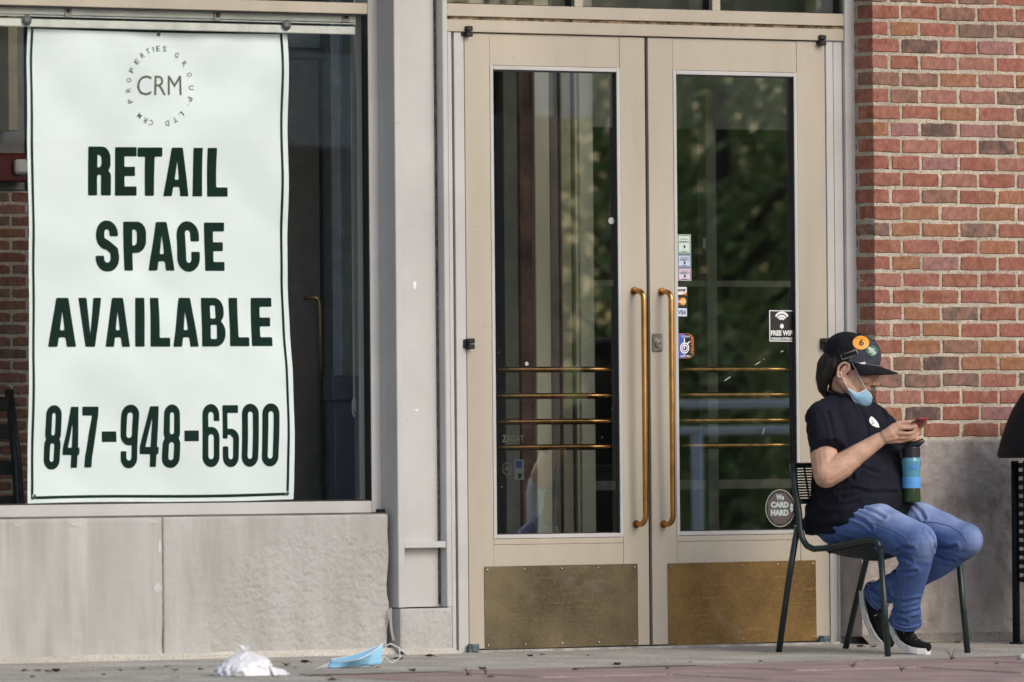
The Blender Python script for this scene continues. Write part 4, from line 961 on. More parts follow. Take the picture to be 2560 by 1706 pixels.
b.tube([(hx.x - .03, YV, hx.z), (hx.x - .028, YV - .05, hx.z + .002), (hx.x - .01, YV - .06, hx.z)] + [(hx.x, YV - .06, hx.z - .03), (hx.x, YV - .06, hb.z)], .0085, 12); b.build('pull_handle', mat('bright_brass', (.80, .60, .22), .2, metal=1), idr, smooth=True)
plain('wall_partition', AX(812, 700, YV), AX(850, 700, YV), YV - .05, YV + .1, .004, 3.19, mat('bronze_partition', (.25, .25, .235), .6))
plain('wall_partition', AX(851, 700, YV - .1), AX(888, 700, YV - .1), YV - .1, YV + .1, AZ(870, 940, YV - .1), 3.19, mat('pale_blue_wall', (.75, .84, .93), .6))
cb = empty('cabinet', at(860, 1240, YV - .45), 'dark blue grey cabinet behind the blind cord', 'cabinet'); CBM = mat('slate_cabinet', (.085, .095, .15), .5)
b = MB(); b.box(AX(838, 1100, YV - .4), AX(897, 1100, YV - .4), YV - .4, YV - .36, .004, AZ(860, 1002, YV - .4), .004); b.build('carcass', CBM, cb)
b = MB(); b.box(AX(832, 960, YV - .42), AX(899, 960, YV - .42), YV - .42, YV - .355, AZ(860, 1001, YV - .4), AZ(860, 940, YV - .42), .004); b.build('top_panel', CBM, cb)
plain('wall_partition', AX(890, 700, .62), AX(915, 700, .62) + .2, .62, .7, .004, 3.19, mat('teal_grey', (.30, .35, .35), .5))
# vestibule: inner storefront behind the doors
YV2 = 1.5
ves = empty('vestibule_frame', at(1770, 1220, YV2), 'khaki inner vestibule frame seen through the door glass', 'door frame'); KH = mat('khaki_frame', (.38, .35, .28), .5)
for u0, u1 in ((1768, 1794), (1404, 1430), (2020, 2060), (1150, 1185)): b = MB(); b.box(AX(u0, 800, YV2), AX(u1, 800, YV2), YV2, YV2 + .06, .01, 2.9, .002); b.build('post', KH, ves)
for v0, v1 in ((1203, 1227), (700, 716)):
    b = MB(); b.box(AX(1150, 1210, YV2 + .004), AX(2060, 1210, YV2 + .004), YV2 + .008, YV2 + .05, AZ(1500, v1, YV2), AZ(1500, v0, YV2), .002); b.build('rail', KH, ves)
b = MB(); b.box(AX(1150, 300, YV2), AX(2060, 300, YV2), YV2 + .07, YV2 + .12, AZ(1600, 318, YV2), 3.19, .002); b.build('soffit_panel', mat('soffit_pale', (.5, .5, .44), .7), ves)
for u, v0, v1 in ((1757, 596, 622), (1449, 526, 550)):
    b = MB(); b.box(AX(u, v0, YV2 - .006), AX(u + 7, v0, YV2 - .006), YV2 - .008, YV2 - .002, AZ(u, v1, YV2), AZ(u, v0, YV2), 0); b.build('tape_scrap', WHITE, ves)
# old guide stickers on the inner pane behind the left door
YS_ = .62
gd = empty('guide_stickers', at(1290, 1150, YS_), 'faded guide and card stickers low behind the left door glass', 'stickers')
FG = col('faded_grey', 150, 150, 146)
sprint(gd, FG, [('ZAGAT', 1255, 1088, 1310, 1106, .03), ('2011', 1262, 1110, 1290, 1118, .01)], 0)
patch('card_sticker', rect(1286, 1149, 1310, 1200), col('faded_white', 150, 156, 160), gd); patch('card_logo', rect(1290, 1152, 1305, 1171), col('faded_blue', 50, 84, 150), gd, .0006); patch('card_logo', [(1294, 1184), (1306, 1184), (1302, 1197), (1297, 1197)], INK, gd, .0006)
ringp('round_sticker', 1268, 1172, 12, 16, 1.6, FG, gd, 0)
sprint(gd, FG, [('GOLD', 1261, 1168, 1275, 1176, .03)], .0005)

# ------------------------------------------------------------------ across the pavement: what the panes reflect
def mir(u, v, Yv, yg=YDG):
    p = at(u, v, Yv); return Vector((p.x, 2 * yg - p.y, p.z))
YA = 12
def rbox(u0, u1, z0, z1, d=.3, v=600, Y=YA): 
    a = mir(u0, v, Y); c = mir(u1, v, Y); return (a.x, c.x, a.y - d, a.y, z0, z1)
opp = empty('opposite_building', mir(1400, 1300, YA), 'brick and cream front across the walk, mirrored in the glass', 'building')
BFAR = mat('far_brick', (.28, .12, .085), .9, var=.4, scale=6); CREAM = mat('cream_paint', (.80, .76, .62), .5)
GR = -.35
for u0, u1 in ((1300, 1342), (1384, 1408)): b = MB(); b.box(*rbox(u0, u1, GR, 3.2), .005); b.build('wall', BFAR, opp)
b = MB(); b.box(*rbox(1060, 1301, GR, 3.2, .2), .005); b.build('wall', mat('far_dark_wall', (.05, .055, .05), .6), opp)
vw = empty('vestibule_wall', at(1380, 1220, 1.36), 'brick and cream columns inside the vestibule behind the left door', 'wall')
CRI = mat('cream_trim', (.86, .83, .68), .5, var=.1, scale=4, stretch=(1, 1, .1)); BRI = mat('dim_brick', (.15, .098, .075), .9, var=.35, scale=14); CRD = mat('khaki_trim', (.52, .48, .37), .5, var=.15, scale=4, stretch=(1, 1, .1)); CRG = mat('grey_trim', (.26, .25, .23), .5)  # the mid-toned trim strip is khaki
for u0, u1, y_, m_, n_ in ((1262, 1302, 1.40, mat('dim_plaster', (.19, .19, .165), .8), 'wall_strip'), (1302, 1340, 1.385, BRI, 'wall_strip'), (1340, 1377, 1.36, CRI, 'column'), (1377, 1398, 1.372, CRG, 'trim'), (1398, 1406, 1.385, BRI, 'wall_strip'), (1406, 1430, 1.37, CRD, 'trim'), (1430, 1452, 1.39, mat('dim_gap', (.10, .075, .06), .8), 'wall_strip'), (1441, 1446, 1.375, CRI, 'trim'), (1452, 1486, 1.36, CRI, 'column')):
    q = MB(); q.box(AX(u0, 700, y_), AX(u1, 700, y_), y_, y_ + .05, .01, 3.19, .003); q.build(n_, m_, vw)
b = MB(); q = list(rbox(600, 1486, 2.62, 3.0, .6)); b.box(*q, .01); b.build('fascia', mat('far_fascia', (.70, .70, .66), .5), opp)
b = MB(); q = list(rbox(-400, 1062, GR, 3.4, .2)); b.box(*q, .01); b.build('wall', mat('far_stucco', (.16, .15, .13), .7), opp)
b = MB(); q = list(rbox(-400, 1062, 2.45, 2.95, .5)); q[3] += .5; b.box(*q, .01); b.build('awning', mat('far_awning', (.78, .78, .74), .5), opp)
# low white railing
rl = empty('railing', mir(1700, 1300, 9), 'white tube railing across the walk, mirrored low in the door glass', 'railing'); RW = mat('rail_paint', (.82, .84, .84), .35)
a, c = mir(1480, 1000, 9), mir(2500, 1000, 9)
for v in (1012, 1078): 
    z = at(1700, v, 9).z; b = MB(); b.tube([(a.x, a.y, z), (c.x, a.y, z)], .021, 12); b.build('rail', RW, rl, smooth=True)
for t in (.0, .25, .5, .75, 1): b = MB(); b.tube([(a.x + (c.x - a.x) * t, a.y, -.25), (a.x + (c.x - a.x) * t, a.y, at(1700, 1078, 9).z)], .03, 10); b.build('post', RW, rl, smooth=True)
bo = mir(1362, 1330, 6); b = MB(); b.lathe((bo.x, bo.y, -.18), [(.0, 0), (.085, 0), (.085, .78), (.07, .84), (.0, .87)], 20); tag(b.build('bollard', mat('bollard_paint', (.50, .58, .58), .5), smooth=True), 'pale round bollard standing across the walk', 'bollard')
LEAF = bpy.data.materials.new('leaf_green'); LEAF.use_nodes = True; nt = LEAF.node_tree; bs = nt.nodes['Principled BSDF']; bs.inputs['Roughness'].default_value = .6
tc_ = nt.nodes.new('ShaderNodeTexCoord'); nz_ = nt.nodes.new('ShaderNodeTexNoise'); nz_.inputs['Scale'].default_value = 1.6; cr_ = nt.nodes.new('ShaderNodeValToRGB')
cr_.color_ramp.elements[0].position = .35; cr_.color_ramp.elements[0].color = (.10, .17, .035, 1); cr_.color_ramp.elements[1].position = .65; cr_.color_ramp.elements[1].color = (.33, .42, .09, 1)
bs.inputs['Transmission Weight'].default_value = .2; nt.links.new(tc_.outputs['Object'], nz_.inputs['Vector']); nt.links.new(nz_.outputs['Fac'], cr_.inputs[0]); nt.links.new(cr_.outputs[0], bs.inputs['Base Color'])
BARK = mat('bark', (.07, .05, .035), .9, bump=.6, bscale=20)
def tree(p, h, r, seed, label):
    rr = random.Random(seed); t = empty('tree', p, label, 'tree', 'trees across the walk')
    b = MB(); b.tube([p, p + Vector((.05, 0, h * .35)), p + Vector((-.05, .1, h * .8))], [.16, .12, .04], 10)
    for k in range(7):
        a = rr.uniform(0, 2 * pi); z = h * rr.uniform(.25, .6); b.tube([p + Vector((0, 0, z)), p + Vector((cos(a) * r * .4, sin(a) * r * .4, z + h * .12)), p + Vector((cos(a) * r * .8, sin(a) * r * .8, z + h * .22))], [.05, .035, .01], 6)
    b.build('trunk', BARK, t, smooth=True)
    b = MB()
    cl = [(Vector((rr.gauss(0, r * .45), rr.gauss(0, r * .45), h * rr.uniform(.12, 1))), rr.uniform(.3, .75)) for _ in range(60)]
    for c, s in cl:
        for _ in range(150):
            d = Vector((rr.gauss(0, 1), rr.gauss(0, 1), rr.gauss(0, .8))) * s * .5; q = p + c + d
            n = Vector((rr.gauss(0, 1), rr.gauss(0, 1), rr.gauss(0, 1) + .8)).normalized(); x = n.orthogonal().normalized(); y = n.cross(x); l = rr.uniform(.035, .07)
            b.add([q - x * l, q - y * l * .5, q + x * l, q + y * l * .5], [(0, 1, 2, 3)])
    b.build('crown', LEAF, t)
for i, (u, Y, h, r, lb) in enumerate(((1560, 20, 4.6, 1.5, 'broad leafy tree nearest the cream columns across the walk'), (1800, 18, 4.2, 1.3, 'low leafy tree in the middle of the row across the walk'), (1990, 22, 5.5, 1.8, 'tall leafy tree at the far end of the row across the walk'), (1690, 27, 6, 2.0, 'dark leafy tree standing behind the row across the walk'))):
    p = mir(u, 1300, Y); p.z = -.3; tree(p, h, r, 20 + i, lb)
# ------------------------------------------------------------------ chair
GRN = mat('dark_green_enamel', (.012, .026, .026), .35, var=.25, scale=30)
P0 = [ground(*q) for q in ((1947, 1631), (2114, 1622), (2419, 1633), (2220, 1642))]
ch = empty('metal_chair', (MID.x, MID.y, SL * MID.y), 'dark green metal chair with slatted back under the seated woman', 'chair')
TR = .0125
offN, offF = -.25, .25
def side(off, rear, front):
    S = [pt(u, v, offN) for u, v in ((1981, 1160), (1988, 1220), (1998, 1285), (2000, 1322), (2006, 1347), (2017, 1365), (2034, 1373), (2060, 1371), (2120, 1359), (2166, 1350), (2183, 1350), (2194, 1357), (2201, 1372))]
    d = LD * (off - offN); S = [p + d for p in S]
    b = MB(); b.tube([S[-1], (S[-1] * .5 + front * .5), front], TR, 10); leg = b.build('leg', GRN, ch, smooth=True)
    b = MB(); b.tube([S[3] + FD * -.012 + Vector((0, 0, .01)), S[3] * .6 + rear * .4 - FD * .012, rear], TR, 10); b.build('leg', GRN, ch, smooth=True)
    b = MB(); b.tube(S, TR, 10); b.build('side_frame', GRN, ch, smooth=True)
    return S
SN = side(offN, P0[0], P0[3]); SF = side(offF, P0[1], P0[2])
DG = LD * (offF - offN)
def across(a, n=7, sag=.0, bow=.0):
    return [a + DG * (k / (n - 1)) + Vector((0, 0, -sag * sin(pi * k / (n - 1)))) - FD * (bow * sin(pi * k / (n - 1))) for k in range(n)]
bk = MB(); top, bot = pt(1982, 1162, offN), pt(1997, 1256, offN)
for k in range(15):
    p = top + (bot - top) * (k / 14); t = .0036 if 0 < k < 14 else .0075
    b = MB(); b.tube(across(p, 7, 0, .045), t, 6); b.build('back_slat', GRN, ch, smooth=True)
for s in (.2, .36, .64, .8):
    b = MB(); b.tube([top + DG * s - FD * (.045 * sin(pi * s) - .003), bot + DG * s - FD * (.045 * sin(pi * s) - .003)], .004, 6); b.build('back_rod', GRN, ch)
for k in range(16):
    s = k / 15; p = SN[7] + (SN[9] - SN[7]) * s; b = MB(); b.tube(across(p - Vector((0, 0, .004)), 9, .035 + .015 * sin(pi * s)), .0055, 6); b.build('seat_slat', GRN, ch, smooth=True)
for s in (.06, .5, .94):
    b = MB(); b.tube([(SN[7] + (SN[9] - SN[7]) * t) + DG * s - Vector((0, 0, .010 + (.035 + .015 * sin(pi * t)) * sin(pi * s))) for t in [i / 8 for i in range(9)]], .006, 6); b.build('seat_rod', GRN, ch, smooth=True)

# ------------------------------------------------------------------ the seated woman
SKIN = mat('skin', (.62, .38, .27), .5, var=.14, scale=22, sss=.12, bump=.08, bscale=300, spec=.35)
SHIRT = mat('navy_black_cotton', (.014, .015, .024), .92, var=.25, scale=9, bump=.25, bscale=500, spec=.15)
HAIR = mat('dark_hair', (.006, .005, .0045), .6, var=.3, scale=60, stretch=(4, 4, .4))
wo_ = empty('person', W(-.05, 0, gz(MID.y)), 'seated woman in black t-shirt, blue jeans and cap looking at a red phone', 'person')
V3 = Vector
def pl(*a): return W(*a)
# head frame: bowed over the phone
gp = radians(21); yaw = radians(28)
G0 = FD * cos(yaw) + LD * sin(yaw)
HG = G0 * cos(gp) - V3((0, 0, 1)) * sin(gp); HU = G0 * sin(gp) + V3((0, 0, 1)) * cos(gp); HL = HU.cross(HG)
if HL.dot(LD) < 0: HL = -HL
HC = W(-.074, -.006, 1.112)
def H(g, l, u): return HC + HG * g + HL * l + HU * u
def hand_chain(mb, pts, rs):
    mb.limb(list(zip(pts, rs)), 10)
body = MB()
# trunk (under the shirt), neck, head
body.blob(W(-.06, 0, .56), (.15, .17, .16), 20, R=(FD, LD, V3((0, 0, 1)))); body.blob(W(-.08, 0, .80), (.11, .16, .17), 20, R=(FD, LD, V3((0, 0, 1))))
body.limb([(W(-.105, 0, .93), .062), (W(-.095, 0, 1.00), .056), (H(-.035, 0, -.05), .058)])
RH = (HG, HL, HU); GF = .011       # GF: how far the face stands out from the skull
body.blob(H(-.012, 0, .03), (.098, .077, .095), 24, R=RH)           # skull
body.blob(H(.030 + GF, 0, -.045), (.062, .062, .078), 20, R=RH)          # face
body.blob(H(.052 + GF, 0, -.092), (.034, .036, .030), 16, R=RH)          # chin
body.limb([(H(-.01, -.055, -.06), .026), (H(.035 + GF, -.042, -.092), .024), (H(.052 + GF, 0, -.102), .024), (H(.035 + GF, .042, -.092), .024), (H(-.01, .055, -.06), .026)], 10)   # jaw
body.limb([(H(.083 + GF, 0, .012), .012), (H(.102 + GF, 0, -.018), .0135), (H(.108 + GF, 0, -.030), .0145)], 10)                   # nose
for s in (-1, 1):
    body.blob(H(.098 + GF, .0135 * s, -.036), (.012, .009, .009), 10, R=RH)
    body.blob(H(.060 + GF, .036 * s, -.030), (.028, .026, .024), 12, R=RH)  # cheek
    body.blob(H(.076 + GF, .032 * s, .026), (.014, .026, .010), 10, R=RH)   # brow
body.blob(H(.084 + GF, 0, -.064), (.012, .024, .0075), 12, R=RH); body.blob(H(.082 + GF, 0, -.076), (.012, .021, .008), 12, R=RH)    # lips
for s in (-1, 1):                                                      # ears
    ec = H(-.012, .077 * s, -.024); ax = (HG * .97 + HU * -.2, HL, HU * .97 + HG * .2)
    b2 = [(ec + ax[0] * (.019 * cos(t) * (1.1 if sin(t) > 0 else .8)) + ax[2] * (.033 * sin(t)) + HL * s * (.004 + .006 * (cos(t) < 0)), .0055) for t in [2 * pi * k / 12 for k in range(13)]]
    body.limb(b2, 8); body.blob(ec, (.013, .006, .024), 10, R=ax); body.blob(ec - ax[2] * .030 + ax[0] * .004, (.008, .006, .008), 8, R=RH)
# arms
rS, rE, rW = W(-.108, -.150, .900), pt(2066, 1188, -.25), pt(2200, 1099, -.085)
body.limb([(rS, .050), (rS * .5 + rE * .5 + LD * -.008, .056), (rE, .052), (rE * .72 + rW * .28 + V3((0, 0, -.004)), .052), (rE * .4 + rW * .6, .040), (rW, .0285)])
lS, lE, lW = W(-.09, .120, .90), pt(2254, 1206, .20), pt(2274, 1118, .055)
body.limb([(lS, .062), (lS * .5 + lE * .5, .055), (lE, .045), (lE * .6 + lW * .4, .042), (lW, .027)])
# right hand: back of the hand to us, thumb on top, fingers under the phone
pm = [(pt(2212, 1090, -.08), .024), (pt(2228, 1083, -.066), .0245), (pt(2238, 1076, -.058), .017)]
body.limb(pm, 12); body.limb([(pt(2214, 1094, -.078), .022), (pt(2236, 1092, -.056), .017)], 12); body.limb([(pt(2212, 1097, -.074), .021), (pt(2233, 1101, -.05), .014)], 12)
RHF = [((2240, 1072, -.058), (2258, 1070, -.046), (2276, 1070, -.028), (2290, 1066, -.012), .0086), ((2240, 1084, -.056), (2257, 1084, -.043), (2271, 1084, -.026), (2282, 1081, -.010), .0088),
       ((2238, 1093, -.052), (2254, 1095, -.040), (2266, 1094, -.024), (2277, 1090, -.008), .0084), ((2234, 1102, -.048), (2247, 1104, -.036), (2257, 1103, -.022), (2266, 1099, -.008), .0076)]
for a, b_, c, d, r in RHF: body.limb([(pt(*a), r * 1.1), (pt(*b_), r), (pt(*c), r * .94), (pt(*d), r * .84)], 10)
body.limb([(pt(2220, 1080, -.072), .017), (pt(2234, 1066, -.056), .0125), (pt(2256, 1058, -.038), .0098), (pt(2274, 1056, -.024), .0100), (pt(2284, 1055.5, -.016), .0086)], 10)
# left hand: palm turned to us beyond the phone, fingers closing up its far edge
body.limb([(lW, .026), (pt(2277, 1108, .050), .026), (pt(2282, 1096, .044), .024)], 12); body.limb([(pt(2272, 1112, .05), .022), (pt(2286, 1102, .05), .019), (pt(2288, 1086, .046), .014)], 12)
LHF = [((2286, 1092, .030), (2276, 1096, .006), (2268, 1100, -.004), .0082), ((2288, 1084, .032), (2279, 1090, .008), (2270, 1095, -.004), .0084), ((2289, 1076, .034), (2284, 1080, .012), (2276, 1086, -.004), .0084), ((2290, 1070, .034), (2290, 1070, .014), (2286, 1074, .0), .0080)]
for a, b_, c, r in LHF: body.limb([(pt(*a), r * 1.1), (pt(*b_), r), (pt(*c), r * .85)], 10)
body.limb([(pt(2288, 1088, .056), .015), (pt(2300, 1068, .058), .0105), (pt(2310, 1058, .048), .0092), (pt(2316, 1052, .040), .008)], 10)
# legs (inside the jeans) and ankles
rK, lK = pt(2298, 1352, -.13), pt(2416, 1352, .13)
rA, lA = pt(2264, 1560, -.02), pt(2186, 1496, .13)
body.limb([(W(-.06, -.10, .50), .085), (rK, .052), (rK * .5 + rA * .5, .045), (rA, .034)]); body.limb([(W(-.06, .10, .50), .085), (lK, .052), (lK * .5 + lA * .5, .045), (lA, .034)])
bme = skin(body, .0032, 3)
bo_ = link('body', bme, SKIN, wo_, smooth=True)
body_bvh = bvh_of(bme)
# eyes, brows, lips as thin pieces on the face
for s in (-1, 1):
    b = MB(); b.blob(H(.083 + GF, .033 * s, .004), (.010, .013, .010), 12, R=RH); b.build('eye', mat('eye_white', (.55, .52, .48), .25), wo_, smooth=True)
for s in (-1, 1):
    b = MB(); b.limb([(H(.086 + GF, .018 * s, .006), .0035), (H(.091 + GF, .032 * s, .002), .0040), (H(.080 + GF, .048 * s, .004), .003)], 6); b.build('eyelash', HAIR, wo_, smooth=True)
    b = MB(); b.limb([(H(.092 + GF, .014 * s, .026), .003), (H(.091 + GF, .034 * s, .033), .0034), (H(.074 + GF, .054 * s, .028), .0022)], 6); b.build('eyebrow', HAIR, wo_, smooth=True)
LIP = mat('lips', (.42, .19, .15), .45)
b = MB(); b.blob(H(.0865 + GF, 0, -.0655), (.0115, .0235, .0058), 14, R=RH); b.blob(H(.0835 + GF, 0, -.0755), (.0115, .0200, .0066), 14, R=RH); b.build('lips', LIP, wo_, smooth=True)

# ---- t-shirt
def crease(me, bv, lines, depth, width):
    pts = []
    for ln in lines:
        for (a, c) in zip(ln, ln[1:]):
            n_ = max(2, int(sqrt((a[0] - c[0]) ** 2 + (a[1] - c[1]) ** 2) / 2.5))
            for k in range(n_):
                h = bv.ray_cast(CAM, ray(a[0] + (c[0] - a[0]) * k / n_, a[1] + (c[1] - a[1]) * k / n_).normalized())
                if h[0] is not None: pts.append(h[0])
    if not pts: return
    kd = KDTree(len(pts)); [kd.insert(p, i) for i, p in enumerate(pts)]; kd.balance()
    ns = [v.normal.copy() for v in me.vertices]
    for v, nn in zip(me.vertices, ns):
        d = kd.find(v.co)[2]
        if d < width * 4.5: v.co += nn * (depth * (.75 * math.exp(-((d - 2.1 * width) / (1.1 * width)) ** 2) - math.exp(-(d / width) ** 2)))
    me.update()
sh = MB()
RW_ = (FD, LD, V3((0, 0, 1)))
rings = [(.450, -.075, .160, .215), (.50, -.045, .200, .232), (.56, -.028, .196, .230), (.63, -.022, .186, .218), (.70, -.030, .172, .205), (.78, -.052, .155, .193), (.86, -.078, .138, .176), (.905, -.092, .120, .162), (.940, -.100, .100, .138), (.968, -.104, .084, .108), (.990, -.106, .074, .086), (1.006, -.106, .068, .074)]
vs = []; fs = []; n = 36
for z, fc, d, w in rings:
    for k in range(n):
        a = 2 * pi * k / n; e = .85
        vs.append(W(fc + d * math.copysign(abs(cos(a)) ** e, cos(a)), w * math.copysign(abs(sin(a)) ** e, sin(a)), z))
for i in range(len(rings) - 1):
    for k in range(n): fs.append((i * n + k, i * n + (k + 1) % n, (i + 1) * n + (k + 1) % n, (i + 1) * n + k))
fs.append(tuple(range(n - 1, -1, -1))); fs.append(tuple((len(rings) - 1) * n + k for k in range(n)))
sh.add(vs, fs)
for k_ in (-1, 1): sh.limb([(W(-.106, .02 * k_, .972), .050), (W(-.112, .125 * k_ + (-.015 if k_ < 0 else 0), .912), .060)], 16)
sh.blob(W(.005, -.01, .79), (.10, .135, .085), 18, R=RW_)        # bust
rs_end = pt(2071, 1128, -.225); ls_end = W(.03, .165, .775)
for S, E_, k in ((W(-.112, -.142, .905), rs_end, -1), (W(-.10, .118, .905), ls_end, 1)):
    sh.blob(S, (.078, .078, .068), 18, R=RW_); q = S * .55 + E_ * .45
    sh.tube([S, q, E_ * .97 + S * .03, E_], [.074, .076, .074, .072], 20)
sme = skin(sh, .0045, 5)
# cloth folds: long soft creases plus a bunched hem
nrm = [v.normal.copy() for v in sme.vertices]
for v, nn in zip(sme.vertices, nrm):
    f, l, z = loc(v.co)
    d = .008 * noise.noise(V3((f * 9 + z * 6, l * 9 - z * 5, z * 4))) + .006 * noise.noise(V3((f * 22, l * 22, z * 26)))
    hemk = max(0, 1 - abs(z - .53) / .09); d += hemk * .007 * noise.noise(V3((f * 7, l * 7, z * 42)))
    armk = max(0, 1 - (v.co - W(.0, -.16, .72)).length / .16); d += armk * .008 * noise.noise(V3((f * 20 + z * 18, l * 5, z * 14)))
    v.co += nn * d
sme.update()
sbv = bvh_of(sme)
crease(sme, sbv, [[(2113, 1130), (2128, 1165), (2132, 1200)], [(2092, 1228), (2135, 1222), (2190, 1236)], [(2105, 1246), (2160, 1232), (2246, 1232)], [(2150, 1020), (2166, 1060), (2172, 1110)], [(2205, 1020), (2216, 1060), (2220, 1090)], [(2068, 1030), (2080, 1070), (2086, 1105)], [(2012, 1120), (2020, 1190), (2042, 1250)], [(2130, 1130), (2150, 1165), (2200, 1185)]], .0055, .0075)
shirt = link('t_shirt', sme, SHIRT, wo_, smooth=True); shirt_bvh = bvh_of(sme)
b = MB(); rng_ = [W(-.104 + .070 * cos(2 * pi * k / 32), .079 * sin(2 * pi * k / 32), 1.004 - .020 * cos(2 * pi * k / 32)) for k in range(33)]
b.tube(rng_, .0075, 8, cap=False); b.build('collar', SHIRT, shirt, smooth=True)
# leaf shaped print on the chest
def dpoly(name, pts, bv, m, parent, off=.0012, dens=None):
    b = MB(); c = (sum(p[0] for p in pts) / len(pts), sum(p[1] for p in pts) / len(pts)); rings_ = 5; n_ = len(pts); vs = []
    for r in range(rings_, 0, -1):
        for p in pts:
            q = drape(bv, c[0] + (p[0] - c[0]) * r / rings_, c[1] + (p[1] - c[1]) * r / rings_, off)
            vs.append(q if q else None)
    qc = drape(bv, c[0], c[1], off); 
    if qc is None or any(v is None for v in vs): return None
    vs.append(qc); fs = [(r * n_ + i, r * n_ + (i + 1) % n_, (r + 1) * n_ + (i + 1) % n_, (r + 1) * n_ + i) for r in range(rings_ - 1) for i in range(n_)] + [((rings_ - 1) * n_ + i, (rings_ - 1) * n_ + (i + 1) % n_, rings_ * n_) for i in range(n_)]
    b.add(vs, fs); return b.build(name, m, parent, smooth=True)
def dtext(name, items, bv, m, parent, off=.002):
    b = MB()
    for s, box, bold, rot in items:
        try: add_text(b, s, box, lambda x, y: drape(bv, x, -y, off), bold, 0, rot)
        except TypeError: pass
    if b.v: return link(name, b.mesh(name), m, parent)
leafp = [(2177, 1042), (2182, 1044), (2190, 1052), (2196, 1061), (2198, 1070), (2190, 1069), (2181, 1065), (2174, 1057), (2172.5, 1049)]
lfp = dpoly('leaf_print', leafp, shirt_bvh, WHITE, shirt, .0015)
if lfp: dtext('lettering', [('W', (2178, -1056, 2181.5, -1051), .02, 0), ('FO', (2179, -1062, 2185, -1057.5), .02, 0)], shirt_bvh, INK, lfp, .0026)

# ---- jeans
DEN = bpl_mat = mat('blue_denim', (.095, .165, .385), .85, var=.30, scale=5, bump=.4, bscale=420, spec=.2, col2=(.038, .064, .185, 1))
je = MB()
je.blob(W(-.065, 0, .495), (.165, .200, .095), 24, R=RW_)
def M_(a, b_, t): return a * (1 - t) + b_ * t
rHp, lHp = W(-.06, -.115, .500), W(-.06, .115, .500)
je.limb([(rHp, .100), (M_(rHp, rK, .5) + V3((0, 0, .016)), .092), (M_(rK, rHp, .12), .076), (rK, .069)], 18)
je.limb([(lHp, .100), (M_(lHp, lK, .5) + V3((0, 0, .022)), .090), (M_(lK, lHp, .12), .076), (lK, .068)], 18)
r1, r2, r3 = pt(2284, 1425, -.10), pt(2271, 1500, -.06), pt(2263, 1556, -.02)
je.limb([(rK, .069), (r1, .062)], 18); je.tube([r1, r2, M_(r2, r3, .8), r3], [.062, .051, .056, .061], 22); je.blob(r1, (.062,) * 3, 16)
l1, l2, l3 = pt(2350, 1400, .13), pt(2262, 1452, .13), pt(2188, 1492, .13)
je.limb([(lK, .068), (l1, .064)], 18); je.tube([l1, l2, M_(l2, l3, .8), l3], [.064, .054, .056, .060], 22); je.blob(l1, (.064,) * 3, 16)
jme = skin(je, .0045, 4)
nrm = [v.normal.copy() for v in jme.vertices]
for v, nn in zip(jme.vertices, nrm):
    f, l, z = loc(v.co); d = .003 * noise.noise(V3((f * 14, l * 14, z * 14)))
    for c, rad in ((rK + V3((0, 0, -.05)) - FD * .05, .11), (lK + V3((0, 0, -.05)) - FD * .05, .11), (r3 + V3((0, 0, .05)), .13), (l3 + FD * .05, .13), (rHp + FD * .05, .16), (lHp + FD * .08, .14)):
        k = max(0, 1 - (v.co - c).length / rad)
        if k: d += k * .014 * noise.noise(V3((f * 10 + l * 6, l * 10, z * 46 + f * 18)))
    v.co += nn * d
jme.update()
jbv = bvh_of(jme)
crease(jme, jbv, [[(2238, 1378), (2258, 1368), (2284, 1372)], [(2236, 1388), (2256, 1390), (2278, 1402)], [(2150, 1268), (2185, 1280), (2212, 1296)], [(2128, 1290), (2160, 1304), (2180, 1322)], [(2232, 1496), (2262, 1506), (2296, 1498)], [(2234, 1522), (2262, 1536), (2298, 1526)], [(2238, 1548), (2266, 1554)], [(2342, 1368), (2366, 1372), (2392, 1366)], [(2336, 1388), (2360, 1400), (2386, 1402)], [(2282, 1262), (2300, 1278), (2312, 1300)], [(2225, 1420), (2250, 1432), (2290, 1428)], [(2200, 1450), (2216, 1470), (2222, 1492)], [(2180, 1468), (2196, 1486)], [(2320, 1330), (2334, 1350), (2338, 1380)]], .0062, .0068)
# faded thighs and knees: wear map of the cloth itself
at_ = jme.attributes.new('wear', 'FLOAT', 'POINT'); vals = []
for v in jme.vertices:
    k = 0
    for a, c in ((rHp, rK), (lHp, lK)):
        ax = (c - a).normalized(); t = (v.co - a).dot(ax) / (c - a).length
        q = v.co - (a + (c - a) * t); up = V3((0, 0, 1)); up = (up - ax * up.dot(ax)).normalized()
        side_ = q.normalized().dot(up); dist = q.length
        if dist < .14: k = max(k, max(0, min(1, (side_ - .2) / .6)) * max(0, 1 - ((t - .62) / .62) ** 2))
    for c in (rK, lK): k = max(k, .9 * max(0, 1 - (v.co - (c + FD * .06 + V3((0, 0, .0)))).length / .10))
    vals.append(k * (.75 + .5 * noise.noise(v.co * 18)))
at_.data.foreach_set('value', vals)
nt = DEN.node_tree; bs = nt.nodes['Principled BSDF']; old = bs.inputs['Base Color'].links[0].from_socket
an = nt.nodes.new('ShaderNodeAttribute'); an.attribute_name = 'wear'; mx = nt.nodes.new('ShaderNodeMix'); mx.data_type = 'RGBA'
mu = nt.nodes.new('ShaderNodeMath'); mu.operation = 'MULTIPLY'; mu.inputs[1].default_value = .75; mu.use_clamp = True
nt.links.new(an.outputs['Fac'], mu.inputs[0]); nt.links.new(mu.outputs[0], mx.inputs['Factor']); nt.links.new(old, mx.inputs['A']); mx.inputs['B'].default_value = (.36, .45, .68, 1); nt.links.new(mx.outputs['Result'], bs.inputs['Base Color'])
